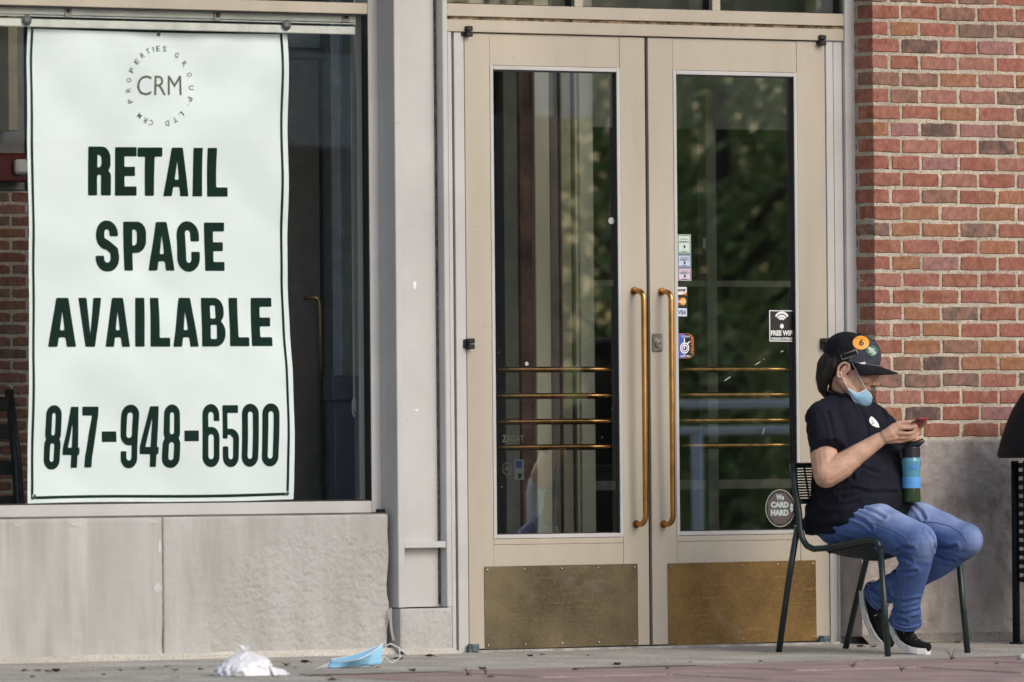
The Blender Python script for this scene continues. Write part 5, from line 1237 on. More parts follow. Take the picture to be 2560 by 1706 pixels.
jeans = link('jeans', jme, DEN, wo_, smooth=True); jean_bvh = bvh_of(jme)
STI = mat('denim_seam', (.13, .19, .42), .85, var=.3, scale=90)
def seam(pts, r=.0016):
    P = []
    for (a, c) in zip(pts, pts[1:]):
        for k in range(8):
            q = drape(jean_bvh, a[0] + (c[0] - a[0]) * k / 8, a[1] + (c[1] - a[1]) * k / 8, .0008)
            if q: P.append(q)
    if len(P) > 2: b = MB(); b.tube(P, r, 5); b.build('seam', STI, jeans, smooth=True)
seam([(2102, 1299), (2140, 1298), (2190, 1310), (2235, 1327), (2264, 1345), (2275, 1362), (2273, 1385), (2266, 1420), (2262, 1460), (2256, 1500), (2246, 1540)])
seam([(2308, 1304), (2340, 1307), (2375, 1316), (2402, 1332), (2418, 1356), (2414, 1385), (2394, 1412), (2350, 1440), (2318, 1455)], .0018)
for c, a, ax0 in ((r3, M_(r3, r2, .3), 1), (l3, M_(l3, l2, .3), 1)):      # turned hems
    t = (a - c).normalized(); x = t.orthogonal().normalized(); y = t.cross(x); rad = .0625 if c is r3 else .0605
    for o_, rr_ in ((.002, .0035), (.020, .0018)):
        b = MB(); b.tube([c + t * o_ + (x * cos(2 * pi * k / 24) + y * sin(2 * pi * k / 24)) * rad for k in range(25)], rr_, 6, cap=False); b.build('hem', STI if o_ > .01 else DEN, jeans, smooth=True)

# ---- shoes
CANV = mat('black_canvas', (.010, .010, .012), .9, var=.3, scale=40, bump=.4, bscale=500, spec=.2)
SOLE = mat('white_rubber_sole', (.80, .80, .77), .6, var=.15, scale=20)
def shoe(name, prof, off, ankle, lab):
    """prof: heel .. toe outline of the sole underside in the photo; the foot stands in her sagittal plane"""
    s = empty(name, pt(*prof[-1], off), None) ; s.parent = wo_; s.location = ORIG[s] - ORIG[wo_]
    if lab: s['label'] = lab
    C_ = [pt(u, v, off) for u, v in prof]; n = len(C_); wd = [.026, .032, .034, .037, .041, .042, .035, .016]
    # resample to 8 stations
    def samp(t):
        x = t * (n - 1); i = min(int(x), n - 2); return C_[i] * (1 - (x - i)) + C_[i + 1] * (x - i)
    S = [samp(i / 7) for i in range(8)]
    T = [(S[min(i + 1, 7)] - S[max(i - 1, 0)]).normalized() for i in range(8)]
    Nn = [LD.cross(t).normalized() for t in T]; Nn = [q if q.dot(ankle - S[3]) > 0 else -q for q in Nn]
    so = MB(); 
    for lo_, hi, grow in ((0, .025, 1.0),):
        vs = []; 
        for i in range(8):
            for sx in (-1, -.9, -.5, 0, .5, .9, 1):
                for h in (lo_, hi): vs.append(S[i] + LD * (sx * wd[i] * grow) + Nn[i] * (h - (.003 if abs(sx) == 1 and h == lo_ else 0) * -1))
        fs = []; m_ = 7
        for i in range(7):
            for j in range(6):
                for h in (0, 1): fs.append(((i * m_ + j) * 2 + h, (i * m_ + j + 1) * 2 + h, ((i + 1) * m_ + j + 1) * 2 + h, ((i + 1) * m_ + j) * 2 + h))
            for j in (0, 6): fs.append(((i * m_ + j) * 2, (i * m_ + j) * 2 + 1, ((i + 1) * m_ + j) * 2 + 1, ((i + 1) * m_ + j) * 2))
        for i in (0, 7):
            for j in range(6): fs.append(((i * m_ + j) * 2, (i * m_ + j + 1) * 2, (i * m_ + j + 1) * 2 + 1, (i * m_ + j) * 2 + 1))
        so.add(vs, fs)
    me = so.mesh('sole'); o = link('sole', me, SOLE, s); md = o.modifiers.new('b', 'BEVEL'); md.width = .004; md.segments = 2; md.limit_method = 'ANGLE'
    up = MB(); hts = [.062, .066, .062, .052, .040, .030, .025, .020]
    for i in range(8):
        r = wd[i] * .88; up.blob(S[i] + Nn[i] * (.022 + hts[i] * .38), (r * .8 if i in (0, 7) else r, r, max(.018, hts[i] * .62)), 16, R=(T[i], LD, Nn[i]))
    for i in range(7):
        for t in (.33, .66):
            a = S[i] * (1 - t) + S[i + 1] * t; w_ = (wd[i] * (1 - t) + wd[i + 1] * t) * .88; h = hts[i] * (1 - t) + hts[i + 1] * t; nn = Nn[i] * (1 - t) + Nn[i + 1] * t
            up.blob(a + nn * (.022 + h * .38), (w_, w_, max(.018, h * .62)), 16, R=(T[i], LD, nn.normalized()))
    up.limb([(S[1] + Nn[1] * .06, .040), (ankle * .6 + (S[1] + Nn[1] * .06) * .4, .040)], 14)
    ume = skin(up, .004, 4); link('upper', ume, CANV, s, smooth=True)
    for k in range(4):
        i = 3 + k * .55; a = samp(i / 7); nn = Nn[int(i)]; h = hts[int(i)] * (1 - (i - int(i))) + hts[min(7, int(i) + 1)] * (i - int(i))
        c = a + nn * (.024 + h * .98); b = MB(); b.tube([c - LD * .022 + nn * -.006, c, c + LD * .022 + nn * -.006], .0028, 6); b.build('lace', INK, s, smooth=True)
    b = MB(); a = samp(.42); c = a + Nn[3] * .070; b.tube([c - LD * .03, c - LD * .034 - Nn[3] * .012], .0015, 5); b.build('lace_tip', SOLE, s)
shoe('shoe', [(2231, 1560), (2238, 1590), (2252, 1612), (2275, 1628), (2300, 1636), (2321, 1637)], .0, rA, None)
shoe('shoe', [(2156, 1478), (2161, 1515), (2171, 1553), (2188, 1586), (2204, 1610), (2217, 1625)], .13, lA, None)

# ---- hair, cap
hr_ = MB()
hr_.blob(H(-.030, 0, .020), (.092, .082, .085), 22, R=RH)
hr_.limb([(H(-.082, 0, .01), .040), (H(-.092, .0, -.035), .040), (H(-.086, .0, -.080), .036), (H(-.070, .0, -.118), .030), (H(-.055, .0, -.140), .018)], 14)
hr_.limb([(H(-.05, -.066, .035), .022), (H(.012, -.066, .020), .016), (H(.022, -.066, -.002), .008)], 10); hr_.limb([(H(-.05, .066, .035), .022), (H(.012, .066, .020), .016)], 10)
for k_ in (-1, 1): hr_.limb([(H(-.050, .060 * k_, .022), .026), (H(-.058, .058 * k_, -.022), .027), (H(-.062, .044 * k_, -.066), .027), (H(-.058, .028 * k_, -.104), .022)], 12)
hme = skin(hr_, .004, 3)
nrm = [v.normal.copy() for v in hme.vertices]
for v, nn in zip(hme.vertices, nrm): v.co += nn * (.004 * noise.noise(V3((v.co.x * 60, v.co.y * 60, v.co.z * 8))))
hme.update(); link('hair', hme, HAIR, wo_, smooth=True)
b = MB(); rr = random.Random(2)
for k in range(5):
    a = H(-.085 + rr.uniform(-.02, .02), -.02 + rr.uniform(-.03, .02), -.06); b.tube([a, a - HG * rr.uniform(.0, .012) - HU * .04, a - HG * rr.uniform(-.02, .018) - HU * rr.uniform(.05, .08)], [.0012, .0009, .0004], 4)
b.build('hair_strands', HAIR, wo_)
CAPB = mat('black_cap_cloth', (.011, .012, .017), .85, var=.25, scale=20, bump=.3, bscale=600, spec=.2); CAPG = mat('slate_cap_cloth', (.062, .066, .092), .85, var=.2, scale=20, bump=.3, bscale=600, spec=.2)
CC = (-.012, 0, .036); CRX, CRY, CRZ = .116, .092, .089
def capv(a, e):      # a azimuth from the front, e elevation 0..1
    ph = e * pi / 2; sq = .90 + .10 * sin(ph)
    rim = (-.022 + .020 * max(0, cos(a))) * max(0, 1 - e * 4)
    return H(CC[0] + CRX * cos(ph) ** .66 * cos(a), CRY * cos(ph) ** .74 * sin(a), CC[2] + rim + CRZ * sin(ph) * sq + .006 * cos(a) * sin(ph * 2))
cap = empty('cap', H(0, 0, .06)); cap.parent = wo_; cap.location = ORIG[cap] - ORIG[wo_]; cap['label'] = 'black baseball cap with slate front panel and round badges'
b = MB(); na, ne = 72, 16
for j in range(ne + 1):
    for i in range(na): b.v.append(tuple(capv(2 * pi * i / na, j / ne)))
for j in range(ne):
    for i in range(na):
        b.f.append((j * na + i, j * na + (i + 1) % na, (j + 1) * na + (i + 1) % na, (j + 1) * na + i)); ang = (i + .5) / na * 360; ang = ang if ang < 180 else 360 - ang
        b.mi.append(1 if ang < 86 else 0)
me = b.mesh('crown'); cme = me; crown = link('crown', me, [CAPB, CAPG], cap, smooth=True); cap_bvh = bvh_of(me)
b = MB(); b.blob(H(CC[0], 0, CC[2] + CRZ * 1.0 + .001), (.009, .009, .005), 12, R=RH); b.build('button', CAPB, cap, smooth=True)
for a in (0, 86, -86, 128, -128, 180):
    b = MB(); b.tube([capv(radians(a), k / 12) for k in range(13)], .0014, 5); b.build('panel_seam', CAPB, cap, smooth=True)
def brim(s, r):      # s -1..1 across, r 0..1 outwards
    a = radians(74) * s; base = capv(a, .0); out = .080 * cos(a * .9) ** .75
    p = base + HG * (out * r) ; drop = .040 * abs(s) ** 1.8 * r - .004 * r * r; return p - HU * (drop + .002 * r)
b = MB(); NS, NR = 30, 8
vs = [brim(-1 + 2 * i / NS, j / NR) + HU * .0022 for j in range(NR + 1) for i in range(NS + 1)] + [brim(-1 + 2 * i / NS, j / NR) - HU * .0022 for j in range(NR + 1) for i in range(NS + 1)]
K = (NS + 1) * (NR + 1); fs = []
for j in range(NR):
    for i in range(NS):
        q = (j * (NS + 1) + i, j * (NS + 1) + i + 1, (j + 1) * (NS + 1) + i + 1, (j + 1) * (NS + 1) + i); fs += [q, tuple(K + x for x in q[::-1])]
for i in range(NS): q = NR * (NS + 1) + i; fs.append((q, q + 1, K + q + 1, K + q)); fs.append((i, i + 1, K + i + 1, K + i))
for j in range(NR):
    for e in (0, NS): q = j * (NS + 1) + e; fs.append((q, q + NS + 1, K + q + NS + 1, K + q))
b.add(vs, fs); b.build('brim', CAPB, cap, smooth=True, fixn=True)
b = MB(); b.tube([brim(-1 + 2 * i / 30, 0.02) + HU * .003 for i in range(31)], .0016, 5); b.build('brim_seam', mat('seam_pale', (.16, .16, .17), .8), cap, smooth=True)
# badges, traced on the crown
OR_ = mat('badge_orange', srgb(248, 164, 52), .4, var=.03); GN_ = mat('badge_green', srgb(30, 112, 78), .6, var=.05)
bd = dpoly('badge', ell(2152, 858, 20.2, 16.6, 26), cap_bvh, OR_, cap, .0028)
if bd:
    bd['label'] = 'orange round badge with number 6'
    dtext('lettering', [('6', (2147.5, -866, 2159.5, -849.5), .02, 0)], cap_bvh, INK, bd, .0042)
    dtext('lettering', [('SOCIAL DISTANCE', (2138, -848.5, 2156, -846.6), 0, .0), ('PLEASE', (2154, -870, 2163, -867.8), 0, .25)], cap_bvh, mat('badge_brown', srgb(170, 96, 30), .5), bd, .0040)
bg_ = dpoly('badge', ell(2179.5, 877.5, 14.4, 12.2, 24), cap_bvh, GN_, cap, .0018)
if bg_:
    bg_['label'] = 'green oval logo patch'
    dtext('lettering', [('WHOLE', (2169, -877.5, 2185, -870.5), .03, -.35), ('FOODS', (2172.5, -884.5, 2189, -877.5), .03, -.35), ('MARKET', (2177, -888.5, 2187, -886), .01, .3)], cap_bvh, WHITE, bg_, .0030)
nm = [(2101.5, 888), (2142, 874), (2145, 885.5), (2105.5, 901)]
def inset(P, k):
    c = (sum(p[0] for p in P) / 4, sum(p[1] for p in P) / 4); return [(c[0] + (p[0] - c[0]) * (1 - k * .55), c[1] + (p[1] - c[1]) * (1 - k * 1.6)) for p in P]
def dense(P, n=6): return [(P[i][0] + (P[(i + 1) % len(P)][0] - P[i][0]) * t / n, P[i][1] + (P[(i + 1) % len(P)][1] - P[i][1]) * t / n) for i in range(len(P)) for t in range(n)]
t1 = dpoly('name_tag', dense(nm), cap_bvh, mat('tag_rim', srgb(190, 170, 146), .5), cap, .0020); t2 = dpoly('tag_face', dense(inset(nm, .11)), cap_bvh, CAPB, t1 or cap, .0034)
wt = [(2148, 907.5), (2162.5, 904.5), (2163.5, 910), (2149.5, 913.5)]
dpoly('side_label', dense(wt), cap_bvh, WHITE, cap, .004)
q = drape(cap_bvh, 2109, 862, .001)
if q: b = MB(); b.blob(q, (.003, .003, .003), 8); b.build('eyelet', CAPG, cap)

# ---- surgical mask pulled under the chin
MB_ = mat('mask_blue', (.28, .52, .72), .7, var=.06, scale=30, bump=.15, bscale=150); MW = mat('mask_white', (.78, .80, .82), .7, var=.03)
mk = empty('face_mask', H(.05, 0, -.12)); mk.parent = wo_; mk.location = ORIG[mk] - ORIG[wo_]; mk['label'] = 'pale blue surgical mask pulled under the chin'
def mask(s, r):      # s -1 near end .. 1 far end round the jaw, r 0 lower edge .. 1 upper edge
    a = radians(90 if s < 0 else 74) * s
    top = float(np.interp(s, (-1, -.72, -.5, -.2, .15, .5, 1), (-.086, -.092, -.064, -.080, -.094, -.078, -.058)))
    low = float(np.interp(s, (-1, -.7, -.35, .1, .5, 1), (-.092, -.118, -.139, -.144, -.132, -.104)))
    g = .034 + .076 * cos(a) + .010 * (1 - s * s) * r; l = .071 * sin(a)
    u = low + (top - low) * r + .0016 * sin(r * 17) * (1 - s * s)
    bulge = .012 * sin(pi * r) * (1 - s * s)
    return H(g + bulge - .012 * (1 - r) * (1 - s * s), l * (1 + .06 * sin(pi * r)), u - bulge * .3)
b = MB(); b.grid(lambda a, c: mask(-1 + 2 * a, c), 40, 16); o = link('mask_sheet', b.mesh('mask_sheet'), MB_, mk, smooth=True)
md = o.modifiers.new('s', 'SOLIDIFY'); md.thickness = .002; md.offset = 1
for r in (0, 1): b = MB(); b.tube([mask(-1 + 2 * i / 40, r) for i in range(41)], .0026, 6); b.build('edge_binding', MW, mk, smooth=True)
for s in (-1, 1):
    b = MB(); b.tube([mask(s, k / 8) for k in range(9)], .0032, 6); b.build('edge_binding', MW, mk, smooth=True)
    e1, e2 = H(.008, .080 * s, .020), H(-.018, .082 * s, -.036)
    b = MB(); b.tube([mask(s * .5, 1), (mask(s * .5, 1) + e1) * .5 + HL * s * .006, e1, H(-.018, .084 * s, .030)], .0019, 6); b.build('ear_loop', MW, mk, smooth=True)
    b = MB(); b.tube([mask(s * .98, .5), (mask(s * .98, .5) + e2) * .5 + HL * s * .004, e2], .0019, 6); b.build('ear_loop', MW, mk, smooth=True)
b = MB(); b.tube([H(-.05, -.052, -.10), H(-.045, -.058, -.125), W(-.085, -.064, 1.0)], .0012, 5); b.build('necklace', mat('gold_chain', (.7, .5, .2), .3, metal=1), wo_)

# ------------------------------------------------------------------ phone and bottle
pa = pt(2262, 1069, -.026); pb = pt(2297, 1046, -.026)
py = (pb - pa).normalized(); px = LD; pz = px.cross(py).normalized()
if pz.z < 0: pz = -pz
pctr = pb + px * .034 - py * .072
ph = empty('phone', pctr, 'red smartphone held in the seated woman’s hands', 'phone')
def pbox(mb, cx, cy, czz, hx, hy, hz, mi=0, bev=.003):
    q = MB(); q.box(-hx, hx, -hy, hy, -hz, hz, bev); mb.add([pctr + px * (v[0] + cx) + py * (v[1] + cy) + pz * (v[2] + czz) for v in q.v], q.f, mi)
b = MB(); pbox(b, 0, 0, 0, .035, .072, .0042); b.build('case', mat('red_case', (.32, .010, .014), .22, coat=.5), ph)
b = MB(); pbox(b, 0, 0, .0044, .0325, .069, .0006, 0, .0002); b.build('screen', mat('black_screen', (.01, .01, .012), .1), ph)
b = MB(); pbox(b, -.022, .055, -.0048, .009, .010, .0014); b.build('camera_bump', BLACK, ph)
for sx in (-1, 1): b = MB(); pbox(b, sx * .031, .0715, -.0002, .004, .0016, .0036, 0, .001); b.build('corner_rim', mat('red_metal', (.55, .06, .05), .2, metal=.6), ph)
bc_ = pt(2279, 1258, .028); top_ = pt(2282, 1120, .028); bh = bc_.z
bt = empty('water_bottle', bc_, 'teal water bottle with black lid and blue band on the woman’s lap', 'bottle')
TE = mat('teal_plastic', (.13, .42, .56), .12, trans=.3, var=.02, coat=.3); 
zf = lambda v: pt(2280, v, .028).z - bh
r0 = .0372
b = MB(); b.lathe(bc_, [(0, .003), (r0 * .94, .003), (r0 * .97, .008), (r0 * .93, zf(1219))], 32); b.build('bottle_base', mat('green_tinted_plastic', (.028, .055, .018), .12, var=.1, coat=.3), bt, smooth=True)
b = MB(); b.lathe(bc_, [(r0 * .93, zf(1219)), (r0 * .90, zf(1206)), (r0 * .92, zf(1190)), (r0 * 1.02, zf(1155)), (r0 * 1.02, zf(1151)), (r0 * .93, zf(1148)), (r0 * .84, zf(1144)), (r0 * .84, zf(1142))], 32); b.build('bottle_body', TE, bt, smooth=True)
b = MB(); b.lathe(bc_, [(0, .006), (r0 * .88, .006), (r0 * .86, zf(1222)), (0, zf(1222))], 28); b.build('drink', mat('green_drink', (.060, .115, .016), .25, var=.1), bt, smooth=True)
b = MB(); b.lathe(bc_, [(r0 * .90, zf(1221)), (r0 * .985, zf(1220.5)), (r0 * .985, zf(1193.5)), (r0 * .91, zf(1193))], 32); b.build('grip_band', mat('blue_silicone', (.10, .36, .78), .5), bt, smooth=False)
b = MB(); b.lathe(bc_, [(r0 * .86, zf(1144)), (r0 * .96, zf(1143)), (r0 * .97, zf(1121)), (r0 * .90, zf(1118)), (0, zf(1117))], 32); lid = b.build('lid', mat('black_plastic', (.012, .012, .016), .4), bt, smooth=False)
b = MB(); c = bc_ + V3((0, 0, zf(1118)))
fl = [c - FD * .022 - LD * .010 + V3((0, 0, .002)), c + V3((0, 0, .005)), c + FD * .024 + LD * .012 + V3((0, 0, .012)), c + FD * .046 + LD * .022 + V3((0, 0, .027))]
b.tube(fl, [.016, .017, .014, .008], 12); b.build('spout_flap', MATS['black_plastic'], bt, smooth=True)
b = MB(); q = pt(2292, 1166, .028) - RT * 0; nrm_ = (CAM - bc_); nrm_.z = 0; nrm_.normalize(); sd_ = V3((-nrm_.y, nrm_.x, 0))
b.grid(lambda a, e: bc_ + (nrm_ * cos((a - .2) * .8) - sd_ * sin((a - .2) * -.8)) * (r0 * 1.025) + V3((0, 0, zf(1173) + e * .018)), 6, 2); b.build('label_mark', mat('blue_label', (.05, .22, .55), .4), bt)

# ------------------------------------------------------------------ litter bin at the right edge
BINM = mat('bin_enamel', (.007, .011, .017), .7, var=.2, scale=20, bump=.1, bscale=200, spec=.22)
cy = -.45; bz = gz(cy); cx = at(2690, 1600, cy).x
bn = empty('litter_bin', (cx, cy, bz), 'dark slatted metal litter bin with domed lid at the right edge', 'litter bin')
zl0, zl1 = AZ(2500, 1146, cy), AZ(2540, 1010, cy)
RL = .311
n = 48; b = MB()
prof = [(RL * .97, 0), (RL, .010), (RL * .99, .028), (RL * .95, .075), (RL * .885, .135), (RL * .80, .195), (RL * .68, .255), (RL * .52, .300), (RL * .40, .318), (RL * .385, .310)]
b.lathe((cx, cy, zl0), prof, n); b.lathe((cx, cy, zl0), [(RL * .97, 0), (RL * .80, .004), (RL * .80, .03)], n); o = b.build('lid', BINM, bn, smooth=True)
b = MB(); b.lathe((cx, cy, zl0), [(RL * .41, .314), (RL * .39, .326), (RL * .37, .312)], n); b.build('opening_rim', BINM, bn, smooth=True)
b = MB(); b.tube([(cx + RL * 1.002 * cos(a), cy + RL * 1.002 * sin(a), zl0 + .030) for a in [pi + .25 + k * .05 for k in range(22)]], .0022, 5); b.build('lid_edge_strip', mat('bare_edge', (.5, .5, .48), .4), bn)
zb0, zb1 = AZ(2541, 1462, cy), zl0 - .012; RB_ = .228
for k in range(14):
    z = zb0 + (zb1 - zb0) * (k + .5) / 14; b = MB(); b.lathe((cx, cy, z), [(RB_ - .008, -.010), (RB_ - .002, -.010), (RB_, -.007), (RB_, .007), (RB_ - .002, .010), (RB_ - .008, .010), (RB_ - .008, -.010)], 40); b.build('slat', BINM, bn)
b = MB(); b.lathe((cx, cy, zb0), [(0, 0), (RB_ - .02, 0), (RB_ - .02, zb1 - zb0), (RB_ - .03, zb1 - zb0), (RB_ - .03, .02), (0, .02)], 36); b.build('liner', mat('bin_liner', (.01, .01, .011), .6), bn, smooth=False)
for a in (142, 232, 322, 52):
    ar = radians(a); x, y = cx + (RB_ + .012) * cos(ar), cy + (RB_ + .012) * sin(ar)
    b = MB(); b.tube([(x, y, gz(y)), (x, y, zb1)], .0155, 12); o = b.build('post', BINM, bn, smooth=True)
    b = MB(); b.tube([(x, y, gz(y) - .004), (x, y, gz(y) + .008)], .028, 14); b.build('foot', BINM, o)

# ------------------------------------------------------------------ rubbish on the pavement
PLA = mat('white_plastic_film', (.84, .85, .88), .35, var=.03, scale=30, trans=.12)
gb = ground(615, 1690); gb.z = gz(gb.y)
b = MB(); nu, nv = 150, 60; rr = random.Random(8)
def bag(a, c):
    t = 2 * pi * a; ph = c
    fold = .5 + .5 * sin(t * 7 + 3 * noise.noise(V3((cos(t) * 2, sin(t) * 2, ph * 3))) + ph * 2)      # gathers running up to the knot
    R_ = .104 * (1 - ph ** 2.4) ** .9 + .009
    R_ *= 1 + .16 * noise.noise(V3((cos(t) * 1.6, sin(t) * 1.6, ph * 2.2))) - .07 * fold * min(1, ph * 2 + .2) + .05 * noise.noise(V3((cos(t) * 5, sin(t) * 5, ph * 6))) - .10 * abs(noise.noise(V3((cos(t) * 3.4 + ph, sin(t) * 3.4, ph * 4)))) - .06 * abs(noise.noise(V3((cos(t) * 8, sin(t) * 8 + ph * 3, ph * 8))))
    h = .090 * ph ** .95 * (1 + .12 * noise.noise(V3((cos(t) * 1.4, sin(t) * 1.4, 5))))
    return gb + V3((R_ * 1.12 * cos(t) + .004 * ph, R_ * .85 * sin(t), max(.001, h) if ph > .01 else 0.001))
b.grid(bag, nu, nv)
bagt = empty('plastic_bag', gb, 'crumpled white plastic bag lying on the walk by the plinth', 'plastic bag')
link('bag_body', b.mesh('bag_body'), PLA, bagt, smooth=True)
for k in range(4):       # knot ears and torn flaps
    a0 = rr.uniform(0, 6.28); p0 = gb + V3((.0, 0, .088)); b = MB()
    b.grid(lambda a, c: p0 + V3((cos(a0) * (.004 + .022 * c) + sin(a0) * (a - .5) * .022 * (.5 + c), sin(a0) * (.004 + .022 * c) - cos(a0) * (a - .5) * .022 * (.5 + c), .000 + .024 * sin(c * 1.6) + .006 * noise.noise(V3((a * 4, c * 4, k))))), 6, 6); link('bag_flap', b.mesh('bag_flap'), PLA, bagt, smooth=True)
b = MB(); b.grid(lambda a, c: gb + V3((.05 + .09 * a, -.075 - .03 * c + .02 * a, .002 + .035 * (1 - c) * (1 - a * .6) + .008 * noise.noise(V3((a * 5, c * 5, 2))))), 8, 8); link('bag_flap', b.mesh('bag_flap'), PLA, bagt, smooth=True)
# dropped mask
gm = ground(890, 1672); gm.z = gz(gm.y)
mt = empty('dropped_mask', gm, 'folded pale blue surgical mask lying on the walk', 'face mask')
ex, ey_ = V3((.86, -.51, 0)), V3((.51, .86, 0))
def mp_(a, c):      # a along, c across; a folded half-open sheet leaning up at one end
    return gm + ex * (-.105 + .20 * a + .012 * c) + ey_ * (.05 * c) + V3((0, 0, .004 + .050 * c * (.55 + .45 * a) + .034 * a * a * (.4 + .6 * c) + .003 * sin(c * 20)))
b = MB(); b.grid(mp_, 20, 14); o = link('mask_sheet', b.mesh('mask_sheet'), mat('mask_blue_clean', (.26, .55, .76), .7, var=.05), mt, smooth=True); md = o.modifiers.new('s', 'SOLIDIFY'); md.thickness = .0015
def mp2(a, c): return gm + ex * (-.105 + .20 * a + .012 * c) + ey_ * (-.030 * sin(pi * a) * c + .05 * c * abs(a - .5) * 1.6) + V3((0, 0, .004 + .050 * c * (.30 + .25 * abs(a - .5) + .62 * a * a) + .034 * a * a * (.4 + .6 * c) + .003 * sin(c * 22)))
b = MB(); b.grid(mp2, 20, 14); o = link('mask_sheet', b.mesh('mask_sheet'), MATS['mask_blue_clean'], mt, smooth=True); md = o.modifiers.new('s', 'SOLIDIFY'); md.thickness = .0015
b = MB(); b.tube([mp_(k / 20, 1) for k in range(21)], .002, 5); b.tube([mp2(k / 20, 1) for k in range(21)], .002, 5); b.build('edge_binding', MW, mt, smooth=True)
b = MB(); e = mp_(1, .9); b.tube([e, e + ex * .03 + V3((0, 0, .012)), e + ex * .062 + V3((0, 0, -.004)), e + ex * .066 + V3((0, 0, -.040)), e + ex * .035 + V3((0, 0, -.060)), e + ex * .004 + V3((0, 0, -.035)), mp_(1, .2)], .0022, 6); b.build('ear_loop', MW, mt, smooth=True)
b = MB(); e = mp_(0, .6); b.tube([e, e - ex * .03 - V3((0, 0, .012)), e - ex * .068 - V3((0, 0, .024)), e - ex * .070 - V3((0, 0, .028)), e - ex * .03 - V3((0, 0, .022)), mp_(0, .1)], .0022, 6); b.build('ear_loop', MW, mt, smooth=True)
# dry leaves and scraps
LM = [mat('dry_leaf_brown', (.075, .045, .022), .8, var=.4, scale=40), mat('dry_leaf_dark', (.028, .022, .016), .8, var=.4, scale=40), mat('leaf_olive', (.07, .075, .03), .7, var=.3, scale=40), mat('leaf_pale', (.30, .34, .28), .7, var=.2, scale=40)]
rr = random.Random(31)
spots = [(60, 1681, 0, 16), (95, 1680, 0, 20), (118, 1682, 2, 16), (140, 1683, 1, 18), (80, 1696, 1, 10), (300, 1680, 1, 9), (358, 1676, 3, 14), (418, 1669, 1, 15), (438, 1679, 0, 22), (500, 1677, 1, 12), (548, 1675, 2, 9), (700, 1683, 1, 26), (712, 1664, 1, 14), (716, 1667, 0, 18), (762, 1660, 1, 20), (738, 1673, 0, 8), (996, 1652, 1, 24), (1074, 1645, 2, 18), (440, 1698, 3, 28), (1030, 1681, 1, 14), (830, 1704, 0, 26), (824, 1692, 2, 10), (1228, 1696, 3, 24), (1206, 1677, 1, 18), (1437, 1678, 1, 10), (1543, 1666, 0, 22), (1668, 1675, 1, 12), (1170, 1690, 2, 10), (1325, 1644, 1, 14), (1470, 1643, 1, 10), (1355, 1640, 1, 10), (1725, 1658, 1, 8), (2166, 1654, 1, 12), (2133, 1668, 1, 12), (2150, 1620, 1, 22), (2185, 1620, 1, 20), (2395, 1609, 1, 16), (2254, 1676, 2, 10), (2380, 1650, 2, 14), (2490, 1662, 1, 8), (1900, 1657, 1, 8), (260, 1690, 1, 8), (930, 1668, 1, 10), (945, 1672, 1, 8)]
lname = {0: 'curled brown dry leaf', 1: 'dark dry leaf scrap', 2: 'olive green leaf', 3: 'pale grey green leaf'}
def spot_of(u):
    for lim, t in ((220, 'at the far left below the plinth'), (545, 'left of the white plastic bag'), (790, 'between the white bag and dropped mask'), (960, 'beside the dropped blue mask'), (1145, 'by the small footing stone'), (1450, 'in front of the left glass door'), (1760, 'in front of the right glass door'), (2110, 'by the rear chair legs'), (2300, "beside the seated woman's shoes")):
        if u < lim: return t
    return 'on the pavement near the litter bin'
ORD = ['leftmost', 'second', 'third', 'fourth', 'fifth', 'sixth', 'seventh']
def labels(items, names):
    g = {}; out = {}
    for it in sorted(items, key=lambda q: q[0]): g.setdefault((it[2], spot_of(it[0])), []).append(it)
    for (k, sp), L_ in g.items():
        for i_, it in enumerate(L_): out[it[0], it[1]] = names[k] + ' ' + sp + ('' if len(L_) == 1 else ', %s from the left' % ORD[i_] if i_ else ', leftmost')
    return out
LLAB = labels(spots, lname)
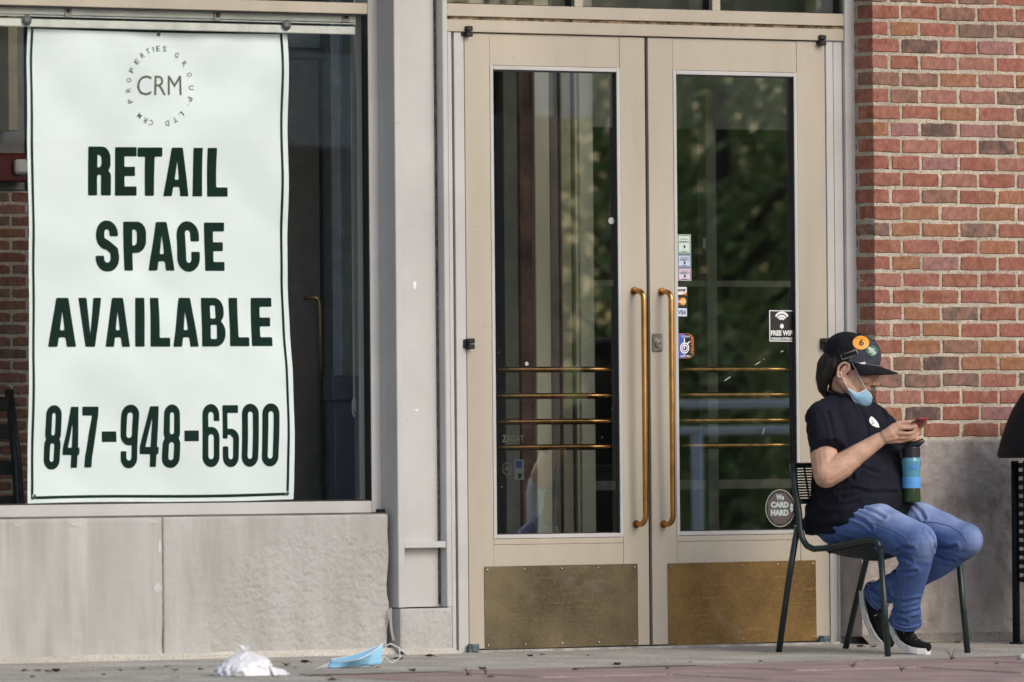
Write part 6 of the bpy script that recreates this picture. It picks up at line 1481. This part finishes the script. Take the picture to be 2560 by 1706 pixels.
for u, v, k, s in spots:
    p = ground(u, v); p.z = gz(p.y)
    if p.y > .09: p = at(u, v, .05); p.z = max(p.z, 0)
    L_ = s / 620 * rr.uniform(.9, 1.3); w_ = L_ * rr.uniform(.3, .55); a = rr.uniform(0, 6.28); curl = rr.uniform(.15, .5) * L_; x = V3((cos(a), sin(a), 0)); y = V3((-sin(a), cos(a), 0)); tw = rr.uniform(-1, 1)
    b = MB()
    b.grid(lambda s_, t_: p + x * ((s_ - .5) * L_) + y * ((t_ - .5) * w_ * 2 * sin(pi * min(.97, max(.03, s_))) ** .7) + V3((0, 0, .003 + curl * ((2 * t_ - 1) ** 2 * sin(pi * s_) * .8 + (s_ - .5) ** 2 * 1.2 + .15 * tw * (s_ - .5)) + .004 * abs(noise.noise(V3((s_ * 5, t_ * 5, u)))))), 8, 6)
    b.tube([p + x * (-.5 * L_) + V3((0, 0, .004 + curl * .3)), p + x * (-.85 * L_) + V3((0, 0, .004))], .0012, 4)
    tag(link('dry_leaf', b.mesh('dry_leaf'), LM[k], None, origin=p, smooth=False), LLAB[u, v], 'leaf', 'leaves scattered on the pavement')
WSP = ((2378, 1652, .05, 'tallest weed sprout in the paver edge near the litter bin'), (2254, 1680, .03, 'thin weed sprout between pavers in front of the chair'), (2130, 1672, .03, 'thin weed sprout between pavers left of the near chair leg'), (1170, 1690, .035, 'thin weed sprout at the paver edge before the left door'), (1215, 1688, .03, 'weed sprout beside the pale grey green leaf before the left door'))
for u, v, h, wl in WSP:
    p = ground(u, v); p.z = gz(p.y); g = MB()
    for k in range(6): a = rr.uniform(0, 6.28); g.tube([p, p + V3((cos(a) * .006, sin(a) * .006, h * .5)), p + V3((cos(a) * .02, sin(a) * .02, h * rr.uniform(.6, 1)))], [.0016, .0012, .0004], 4)
    tag(g.build('weed_sprout', LM[2], None, p), wl, 'weed', 'weeds in the paving joints')
st = ground(2556, 1652); st.z = gz(st.y); b = MB(); b.blob(st + V3((0, 0, .012)), (.022, .02, .016), 10); tag(b.build('pebble', mat('pale_pebble', (.42, .44, .45), .8), None, st, smooth=True), 'pale pebble on the paver edge below the litter bin', 'pebble')
